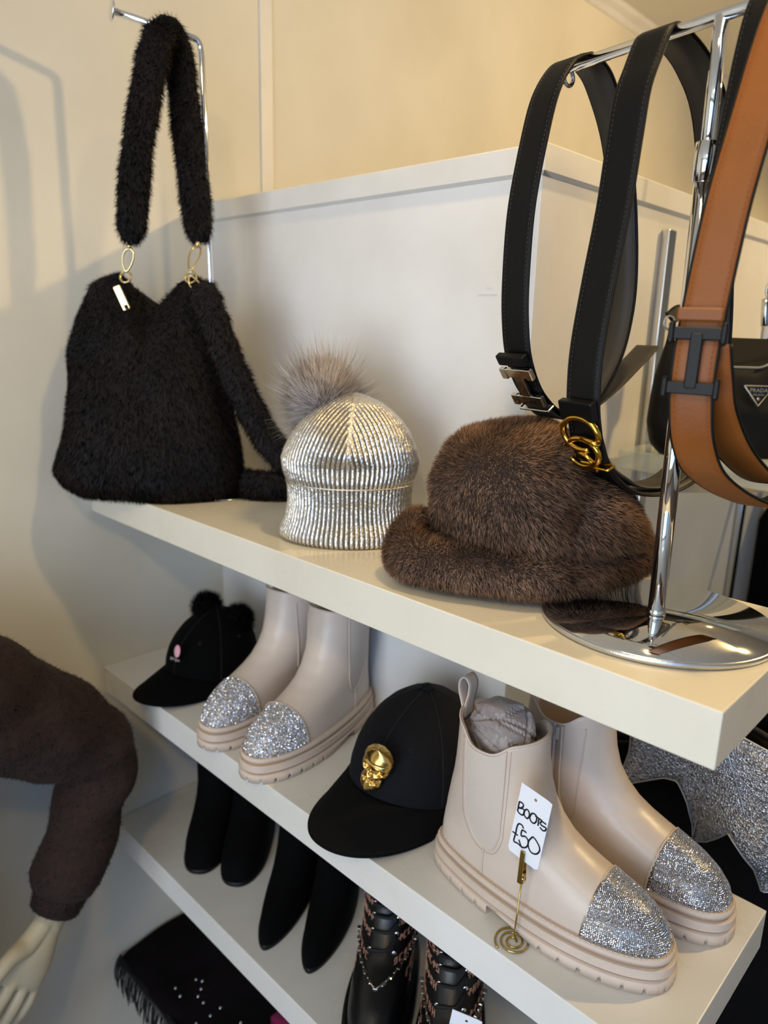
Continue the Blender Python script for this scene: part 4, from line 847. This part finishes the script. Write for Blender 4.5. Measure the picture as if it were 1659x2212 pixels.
for k, x in enumerate(np.linspace(-.020, .59, 100)):
    y0 = -.027; r_ = random.random(); P = np.array([(x, y0+.006, .020), (x, y0-.003, .012), (x+random.uniform(-.004, .004), y0-.007-.004*r_, -.012), (x+random.uniform(-.007, .007), y0-.008-.006*random.random(), -.03-.016*r_)]); make('fringe_tassel', *tube(spline(P, 8), [.0022, .0022, .002, .002, .002, .0018, .0016, .0008], 5), m_fringe, sc_)
rngb = np.random.default_rng(5); parts = []
for k in range(46):
    x = rngb.uniform(.13, .55); y = rngb.uniform(-.02, .06); z = .026+.006*math.sin(x*23+y*30)+.004*math.sin(x*51-y*17)-max(0, min(1, (-.006-y)/.02))*.010+.0012
    V, F = lathe([(.0012, -.0022), (.0026, -.001), (.0026, .001), (.0012, .0022)], 8); parts.append((xf(V, (x, y, z)), F))
make('sequin_beads', *merge(parts), m_crystal, bodys, True, 'stuff')
m_mag = M('magenta_cloth', '#8F1450', .8, bump=.3, bscale=200)
fold = [np.array([(.0, y, .0), (.10, y, .0), (.10, y, .018+.004*math.sin(y*40)), (.05, y, .026), (.0, y, .018)]) for y in np.linspace(0, .1, 8)]
mg = make('folded_cloth', *loft(fold, True, True, True), m_mag); mg.location = (.352, -.155, Z4+.032); tag(mg, 'small magenta cloth lying on the dark scarf at the bottom edge', 'cloth')
# ------------------------------------------------------------------ mannequin in a brown jumper, one arm bent
m_jumper = M('brown_wool_jumper', '#2E1B11', .9, col2='#1E110A', nscale=90, sheen=.1, sheen_col='#8A6A58', bump=.8, bscale=260)
m_woolfuzz = M('brown_wool_fuzz', '#3A2417', .85)
m_plaster = M('ivory_mannequin', '#D9CDB0', .45, col2='#CBBD9B', nscale=10)
mn = thing('mannequin', 'ivory mannequin in a fuzzy brown jumper with one arm bent, cut off at left', 'mannequin', (.19, -.78, FLOOR))
o0 = np.array([.19, -.78, FLOOR])
def body_tube(P, R, n=28, k=None, noise=0.0, seed=0, flat=1.0, m=60):
    P = spline(np.array(P, float), m); R = np.interp(np.linspace(0, 1, m), np.linspace(0, 1, len(R)), R); T, N, B = frames(P, (1, 0, 0)); a = np.linspace(0, 2*PI, n, endpoint=False); rr = []
    for p, nn, bb, r in zip(P, N, B, R): rr.append(p+np.cos(a)[:, None]*nn*r*flat+np.sin(a)[:, None]*bb*r)
    rr = np.array(rr); 
    if noise:
        V = rr.reshape(-1, 3); c = np.repeat(P, n, 0); d = norm(V-c); V = V+d*(wob(V, 22, 7, seed)*noise)[:, None]; rr = V.reshape(rr.shape)
    return list(rr)
arm = [(.20, -.640, -.170), (.185, -.560, -.215), (.175, -.487, -.272), (.170, -.427, -.322), (.168, -.372, -.372), (.168, -.350, -.418), (.168, -.364, -.470), (.168, -.392, -.540), (.168, -.413, -.590), (.168, -.422, -.612)]
sl = make('jumper_sleeve', *loft(body_tube(arm, [.092, .090, .086, .078, .068, .061, .054, .055, .058, .052], 30, noise=.009, seed=1), True, True, True), m_jumper, mn); 
cf = make('sleeve_cuff', *loft(body_tube([(.168, -.414, -.594), (.168, -.428, -.622), (.168, -.440, -.645)], [.044, .042, .039], 30, noise=.002, seed=2, m=20), True, True, True), m_jumper, mn)
for o in (sl, cf):
    o.data.transform(Matrix.Translation(Vector(-o0)))
    fur('wool_fuzz', o, 15000 if o is sl else 4000, .0045, .0006, m_woolfuzz, o, combw=.3, rand=.9, seed=40)
torso = []
for z, rx, ry, dy in ((-.86, .105, .165, 0), (-.78, .112, .170, 0), (-.62, .105, .150, 0), (-.48, .100, .140, 0), (-.34, .110, .160, 0), (-.24, .110, .175, 0), (-.16, .095, .165, 0), (-.11, .075, .120, 0), (-.08, .060, .072, 0)):
    a = np.linspace(0, 2*PI, 40, endpoint=False); torso.append(np.stack([.20+rx*np.cos(a), -.78+ry*np.sin(a), np.full(40, z)], 1)-o0)
make('jumper_body', *loft(torso, True, True, True), m_jumper, mn)
make('neck', *loft(body_tube(np.array([(.20, -.78, -.10), (.20, -.78, -.05), (.205, -.78, .0)])-o0, [.052, .047, .045], 24, m=12), True, True, True), m_plaster, mn)
hip = [np.stack([.20+rx*np.cos(a), -.78+ry*np.sin(a), np.full(40, z)], 1)-o0 for z, rx, ry in ((-1.0, .09, .14), (-.92, .10, .155), (-.84, .10, .155))]
make('hips', *loft(hip, True, True, True), m_plaster, mn)
V, F = lathe([(.14, 0), (.14, .008), (.02, .012), (.014, .02), (.014, .36)], 32); make('stand', V, F, m_chrome, mn)
# forearm, palm and five fingers, fused into one continuous skin
def tapered(P, R, n=14, m=26, flat=1.0, ref=(1, 0, 0)):
    P = spline(np.array(P, float), m); R = np.interp(np.linspace(0, 1, m), np.linspace(0, 1, len(R)), R); T, N, B = frames(P, ref); a = np.linspace(0, 2*PI, n, endpoint=False); k = np.minimum(1, np.sqrt(np.clip(1-(1-np.arange(m)[::-1]/2.5).clip(0)**2, .05, 1)))
    return loft([p+np.cos(a)[:, None]*nn*r*flat*q+np.sin(a)[:, None]*bb*r*q for p, nn, bb, r, q in zip(P, N, B, R, k)], True, True, True)
parts = [tapered([(.168, -.405, -.575), (.168, -.428, -.622), (.169, -.447, -.655), (.170, -.462, -.680)], [.031, .028, .0245, .026], 20, 20, .86)]
W_ = np.array([.170, -.452, -.664]); KN = {'index': (.186, -.545, -.700), 'middle': (.190, -.533, -.728), 'ring': (.186, -.514, -.750), 'little': (.178, -.492, -.764)}
rows = []
for s_ in np.linspace(0, 1, 14):                                        # palm: a flat loft that widens from the wrist to the knuckles
    A0, B0 = W_+np.array([0, .004, .024]), W_+np.array([0, .012, -.020]); A1, B1 = np.array(KN['index'])+[0, -.004, .010], np.array(KN['little'])+[0, .008, -.004]
    bulge = .010*math.sin(PI*s_); a_ = A0*(1-s_)+A1*s_+np.array([0, -.3, .5])*bulge*.2; b_ = B0*(1-s_)+B1*s_+np.array([0, .5, -.3])*bulge*.4; c_ = (a_+b_)/2+np.array([.006*math.sin(PI*s_)+.002, 0, 0]); u = (b_-a_)/2; q = np.linspace(0, 2*PI, 24, endpoint=False); th_ = .0155*(1-s_)+.0125*s_
    rows.append(c_+np.cos(q)[:, None]*u*1.03+np.sin(q)[:, None]*np.array([th_, 0, 0]))
parts.append(loft(rows, True, True, True))
for nm, r, ln, dr in (('index', .0098, .074, (.10, -.80, -.58)), ('middle', .0100, .082, (.06, -.72, -.69)), ('ring', .0096, .076, (.02, -.64, -.77)), ('little', .0084, .060, (-.02, -.56, -.83))):
    k0 = np.array(KN[nm]); d = norm(np.array(dr)); cu = np.array([-.5, 0, -.5]); back = (W_-k0)*.55
    parts.append(tapered([k0+back, k0+np.array([.003, 0, 0]), k0+d*ln*.5+np.array([.004, 0, 0]), k0+d*ln*.78+cu*.006, k0+d*ln+cu*.018], [r*.9, r*1.12, r*.95, r*.86, r*.68], 14, 30))
parts.append(tapered([W_+np.array([.004, -.004, .012]), (.186, -.492, -.668), (.200, -.520, -.664), (.210, -.545, -.672), (.213, -.562, -.684)], [.016, .0165, .0125, .0108, .0085], 14, 30))
V, F = merge(parts); hand = make('hand', V-o0, F, m_plaster, mn)
rm = hand.modifiers.new('fuse', 'REMESH'); rm.mode = 'VOXEL'; rm.voxel_size = .0022; rm.use_smooth_shade = True
sm = hand.modifiers.new('soften', 'SMOOTH'); sm.factor = .5; sm.iterations = 6
# ------------------------------------------------------------------ shelf, bag and clothes beyond the partition's corner
m_board = M('clear_glass_shelf', '#E6ECE8', .05, spec=.6)
def _glass(m, clear):
    t = m.node_tree; tr = t.nodes.new('ShaderNodeBsdfTransparent'); tr.inputs[0].default_value = (.93, .96, .94, 1); mx = t.nodes.new('ShaderNodeMixShader'); mx.inputs[0].default_value = clear
    t.links.new(t.nodes['Principled BSDF'].outputs[0], mx.inputs[1]); t.links.new(tr.outputs[0], mx.inputs[2]); t.links.new(mx.outputs[0], t.nodes['Material Output'].inputs[0])
_glass(m_board, .68)
m_steel = M('brushed_chrome', '#CFCFCD', .18, 1.0)
m_nylon = M('black_nylon', '#060606', .6, col2='#090909', nscale=60, bump=.3, bscale=700, spec=.25)
m_badge = M('enamel_badge_silver', '#C9C4B4', .3, .8); m_badgeblack = M('black_enamel', '#0A0A0B', .25)
for i, y in enumerate((.345, .862)):
    u_ = thing('wall_upright', ['square chrome upright on the partition, beside the belt stand', 'square chrome upright on the partition, at the right edge'][i], 'upright', (XP, y, 0), 0, 'chrome uprights on the partition')
    box('channel', (.0008, -.0125, -1.2), (.013, .0125, .425), m_steel, u_, .0015)
    make('shelf_bracket', *loft([np.array([(x, -.003, .070-h), (x, .003, .070-h), (x, .003, .074), (x, -.003, .074)]) for x, h in ((.013, .05), (.10, .034), (.20, .016), (.245, .008))], True, True, True), m_steel, u_, False)
sh2 = box('wall_shelf', (.712, .235, .0745), (1.02, 1.15, .1035), m_board, None, .002); tag(sh2, 'pale glass shelf on chrome brackets carrying the small black nylon bag', 'shelf')
bagb = thing('nylon_bag', 'small black nylon shoulder bag with a silver triangle badge', 'handbag', (.831, .300, .1038), RV)
xs = np.array([-.100, -.104, -.102, -.092, -.070]); n = 90; th = np.linspace(0, 2*PI, n, endpoint=False); rg = []
for s in np.linspace(0, 1, 30):
    hwid = np.interp(s, [0, .08, .25, .6, 1], [.085, .100, .108, .104, .092]); dep = np.interp(s, [0, .1, .5, .9, 1], [.028, .036, .034, .016, .006])
    x = hwid*np.sign(np.cos(th))*abs(np.cos(th))**.55; ztop = .128+.055*np.clip((abs(x)/.1-.35)/.65, 0, 1)**1.6; y = dep*np.sign(np.sin(th))*abs(np.sin(th))**.8
    y = y+.002*np.sin(x*70+s*5)*np.sin(s*PI); rg.append(np.stack([x+.004, y, s*ztop], 1))
bb = make('bag_body', *loft(rg, True, True, True), m_nylon, bagb)
zl = np.array([(x+.004, -.0068, .128+.055*max(0, (abs(x)/.1-.35)/.65)**1.6-.002) for x in np.linspace(-.086, .086, 40)]); make('zip', *tube(zl, .0022, 7), m_badge, bb)
tri = lambda k, z: np.array([(-.0225*k, .014*k, z), (.0225*k, .014*k, z), (0, -.016*k, z)])
A3 = axes(np.array([1., 0, 0]), norm(np.array([0, .16, 1.])), norm(np.array([0, -1., .16]))); po = np.array([.030, -.0365, .090])
bd = make('badge_backing', xf(loft([tri(1.18, 0), tri(1.18, .001)], True, True, True)[0], po, A3), loft([tri(1.18, 0), tri(1.18, .001)], True, True, True)[1], m_badgeblack, bagb, False)
ring3 = tube(np.vstack([tri(.9, .0018), tri(.9, .0018)[:1]]), .0013, 6); make('badge_frame', xf(ring3[0], po, A3), ring3[1], m_badge, bd, False)
def text_mesh(txt, size, parent, M3, org, mat, name):
    cu = bpy.data.curves.new(name, 'FONT'); cu.body = txt; cu.size = size; cu.align_x = 'CENTER'; cu.align_y = 'CENTER'; cu.extrude = .0002; cu.resolution_u = 2
    t_ = bpy.data.objects.new(name, cu); COL.objects.link(t_); dg = bpy.context.evaluated_depsgraph_get(); me = bpy.data.meshes.new_from_object(t_.evaluated_get(dg)); bpy.data.objects.remove(t_)
    V = np.array([v.co for v in me.vertices]); V = xf(V, org, M3)
    for v, c in zip(me.vertices, V): v.co = c
    me.materials.clear(); me.materials.append(mat); me.name = name; return link(bpy.data.objects.new(name, me), parent)
text_mesh('PRADA', .0078, bd, A3, po+A3@np.array([0, .0065, .0016]), m_badge, 'badge_lettering'); text_mesh('MILANO', .0042, bd, A3, po+A3@np.array([0, .0005, .0016]), m_badge, 'badge_lettering')
V, F = lathe([(.0022, 0), (.0022, .0006)], 14); make('badge_crest', xf(V, po+A3@np.array([0, -.005, .0012]), A3), F, m_badge, bd)
for s in (-1, 1):
    t = np.linspace(0, 2*PI, 16, endpoint=False); make('strap_ring', *tube([np.array((.004+s*.094, 0, .184))+np.array((.007*math.cos(q), 0, .009*math.sin(q))) for q in t], .0016, 7, True), m_silver, bagb)
sp2 = spline(np.array([(-.090, 0, .190), (-.06, .022, .20), (0, .045, .16), (.06, .045, .15), (.10, .022, .19), (.098, 0, .190)]), 40); make('shoulder_strap', *strap(sp2, .020, .003, np.array([0, .6, .8]))[0], m_nylon, bagb)

# webbing strap with a clasp hanging at the right edge from the ceiling
ws = thing('bag_strap', 'grey and black webbing strap with a silver clasp, hanging at the right edge', 'strap', (.838, .395, .405)); 
m_web = M('grey_webbing', '#5B5A57', .8, bump=.6, bscale=500)
make('webbing', *strap(np.array([(.012, .0, CEIL-.425), (.012, .0, .30), (.010, 0, 0), (.009, 0, -.04), (.010, 0, -.055)]), .022, .003, np.array([.7, .7, 0]))[0], m_web, ws)
make('clasp', *merge([tube([np.array((.006+.007*math.cos(q), .0, -.066+.012*math.sin(q))) for q in np.linspace(0, 2*PI, 18, endpoint=False)], .0022, 8, True), fbox((.001, 0, -.098), axes(norm(np.array([1., 0, .1])), norm(np.array([-.1, 0, 1.])), np.array([0, -1., 0])), (.009, .040, .006), .0015), tube([(.008, 0, -.075), (.0105, 0, -.10), (.009, 0, -.118)], .0018, 7)]), m_silver, ws, True)
make('fabric_loop', *strap(np.array([(.012, .0, -.07), (.018, 0, -.10), (.022, 0, -.14), (.024, .0, -.17)]), .022, .004, np.array([.7, .7, 0]))[0], m_nylon, ws)
make('ceiling_hook', *tube([(.012, 0, CEIL-.405), (.012, 0, CEIL-.43)], .004, 8), m_steel, ws)

# hanging dark clothes under that shelf, on a rail along the partition
m_blackcloth = M('black_knit', '#050404', .9, col2='#090605', nscale=20, spec=.15, bump=.5, bscale=260)
m_browncloth = M('dark_brown_knit', '#0E0706', .9, col2='#080403', nscale=14, spec=.15, bump=.5, bscale=220)
m_mesh = None
rail = thing('clothes_rail', 'chrome clothes rail under the pale glass shelf', 'rail', (.93, .05, -.200))
make('bar', *tube([(0, 0, 0), (0, .52, 0)], .011, 16), m_steel, rail)
for yy in (.295,): make('arm', *tube([(-.215, yy, 0), (0, yy, 0)], .007, 12), m_steel, rail)
def garment(label, y, mat, x0, x1, z1, seed, dy=.02):
    g = thing('hanging_garment', label, 'garment', (.93, y, -.211), 0, 'dark clothes on the rail'); rng = np.random.default_rng(seed); ph = rng.uniform(0, 6, 3); fr_, bk_ = [], []
    for s in np.linspace(0, 1, 26):
        z = -.035+(z1+.211+.035)*s; sh = min(1., .30+.9*min(1, s/.12)) if s < .12 else 1.; u = np.linspace(-1, 1, 50); x = np.where(u < 0, u*(.93-x0), u*(x1-.93))*sh
        zz = z-.05*abs(u)*(1 if s < .12 else 1)*np.clip(1-s*4, 0, 1); yw = dy*.45*(np.sin(u*9+ph[0]+s*1.2)+.6*np.sin(u*17+ph[1]))*min(1, s*3)
        fr_.append(np.stack([x, yw-dy*.5, zz], 1)); bk_.append(np.stack([x, yw+dy*.5, zz], 1))
    V, F = loft([np.vstack([a_, b_[::-1]]) for a_, b_ in zip(fr_, bk_)], True, True, True); make('cloth', V, F, mat, g)
    P = spline(np.array([(-.16, 0, -.045), (-.08, 0, -.028), (0, 0, -.012), (.08, 0, -.028), (.16, 0, -.045)]), 24); hg = make('hanger', *tube(P, .005, 8), m_blackrub, g)
    t = np.linspace(-1.3, 3.6, 18); make('hook', *tube(np.vstack([[(0, 0, -.012)], [np.array((.0, .0, .011))+np.array((.0145*math.sin(q+.0), 0, .0145*math.cos(q)))*1.0 for q in t[::-1]]]), .0016, 6), m_steel, hg); return g
garment('black knitted garment on the rail, nearest, behind the silver mesh cape', .175, m_blackcloth, .725, 1.17, -1.12, 1)
garment('dark brown knitted garment on the rail, second from the shelves', .235, m_browncloth, .735, 1.20, -1.18, 2)
garment('black garment on the rail, third from the shelves', .300, m_blackcloth, .73, 1.16, -1.10, 3)
garment('long black garment on the rail, furthest from the shelves', .37, m_blackcloth, .74, 1.22, -1.2, 4)
coat = thing('hanging_coat', 'black coat hanging from a hook far along the partition, at the right edge', 'coat', (.70, 1.02, .06)); rws = []
for s_ in np.linspace(0, 1, 20):
    u = np.linspace(0, 2*PI, 48, endpoint=False); wv = 1+.10*np.sin(u*6+s_*2); k = min(1, .25+s_*5); rws.append(np.stack([.105+.095*np.cos(u)*wv*k, .085*np.sin(u)*wv*k, -.02-1.12*s_+0*u], 1))
make('cloth', *loft(rws, True, True, True), m_blackcloth, coat); make('hook', *tube([(.0, .0, .0), (.08, 0, .004), (.105, 0, .0), (.105, 0, -.025)], .004, 8), m_steel, coat)

# silver mesh cape with a zigzag hem
def mesh_material():
    m = bpy.data.materials.new('silver_mesh'); m.use_nodes = True; t = m.node_tree; b = t.nodes['Principled BSDF']; b.inputs['Metallic'].default_value = .85; b.inputs['Roughness'].default_value = .33
    tc = t.nodes.new('ShaderNodeTexCoord'); mp = t.nodes.new('ShaderNodeMapping'); mp.inputs['Rotation'].default_value = (0, .5, 0); t.links.new(tc.outputs['Object'], mp.inputs[0])
    ch = t.nodes.new('ShaderNodeTexVoronoi'); ch.inputs['Scale'].default_value = 420; t.links.new(mp.outputs[0], ch.inputs['Vector'])
    cr = t.nodes.new('ShaderNodeValToRGB'); cr.color_ramp.elements[0].position = .0; cr.color_ramp.elements[1].position = 1; cr.color_ramp.elements[0].color = lin('#5E5F62'); cr.color_ramp.elements[1].color = lin('#E9EAEE')
    t.links.new(ch.outputs['Color'], cr.inputs[0]); t.links.new(cr.outputs[0], b.inputs['Base Color'])
    wv = t.nodes.new('ShaderNodeTexVoronoi'); wv.inputs['Scale'].default_value = 420; t.links.new(mp.outputs[0], wv.inputs['Vector'])
    bp = t.nodes.new('ShaderNodeBump'); bp.inputs['Strength'].default_value = 1; bp.inputs['Distance'].default_value = .002; t.links.new(wv.outputs['Distance'], bp.inputs['Height']); t.links.new(bp.outputs[0], b.inputs['Normal']); return m
m_mesh = mesh_material(); m_silverthread = M('silver_piping', '#B9BABD', .35, .8)
cape = thing('mesh_cape', 'silver glitter mesh cape with a pointed hem hanging behind the crystal-toed boots', 'cape', (.93, .105, -.195))
co0 = np.array([.93, .105, -.195])
OUT = [(.845, -.235), (.8439, -.2851), (.8382, -.3242), (.8489, -.3284), (.8896, -.3097), (.9053, -.3089), (.9236, -.3311), (.9351, -.3560), (.9365, -.3842), (.9577, -.3640), (.9849, -.3277), (1.0006, -.3405), (1.0197, -.3596), (1.030, -.392), (1.050, -.385), (1.066, -.345), (1.090, -.310), (1.105, -.25), (1.06, -.215), (.93, -.197), (.87, -.212)]
ol = resample(np.array(OUT+[OUT[0]]), .0050)[:-1]; bm = bmesh.new(); vs = [bm.verts.new((x, 0, z)) for x, z in ol]; eds = [bm.edges.new((vs[i], vs[(i+1) % len(vs)])) for i in range(len(vs))]
bmesh.ops.triangle_fill(bm, use_beauty=True, edges=eds); 
for _ in range(3): bmesh.ops.subdivide_edges(bm, edges=[e for e in bm.edges if e.calc_length() > .014], cuts=1); bmesh.ops.triangulate(bm, faces=bm.faces[:])
wy = lambda x, z: .016*math.sin((x-.9)*34+1.2)*min(1, max(0, (-.20-z)/.12))+.004*math.sin(z*60)-.010
for v in bm.verts: v.co.y = wy(v.co.x, v.co.z)
bmesh.ops.recalc_face_normals(bm, faces=bm.faces[:])
for v in bm.verts: v.co = v.co-Vector((co0[0], 0, co0[2]))
cm = bmake('mesh_cloth', bm, m_mesh, cape, True); so = cm.modifiers.new('thick', 'SOLIDIFY'); so.thickness = .0012
P = np.array([(x-co0[0], wy(x, z), z-co0[2]) for x, z in ol]); make('hem_piping', *tube(P, .0012, 6, True), m_silverthread, cm)
for a_, b_ in (((.955, -.21), (.9365, -.380)), ((.965, -.22), (1.0, -.30)), ((1.02, -.22), (1.040, -.385))):
    L_ = [np.array(a_)*(1-s)+np.array(b_)*s for s in np.linspace(0, 1, 14)]; make('panel_seam', *tube([(x-co0[0], wy(x, z)-.001, z-co0[2]) for x, z in L_], .0010, 6), m_silverthread, cm)
make('hanger', *tube(spline(np.array([(-.10, -.01, -.030), (-.05, -.006, -.004), (0, 0, .004), (.06, -.006, -.018), (.12, -.01, -.042)]), 20), .003, 8), m_blackrub, cape)
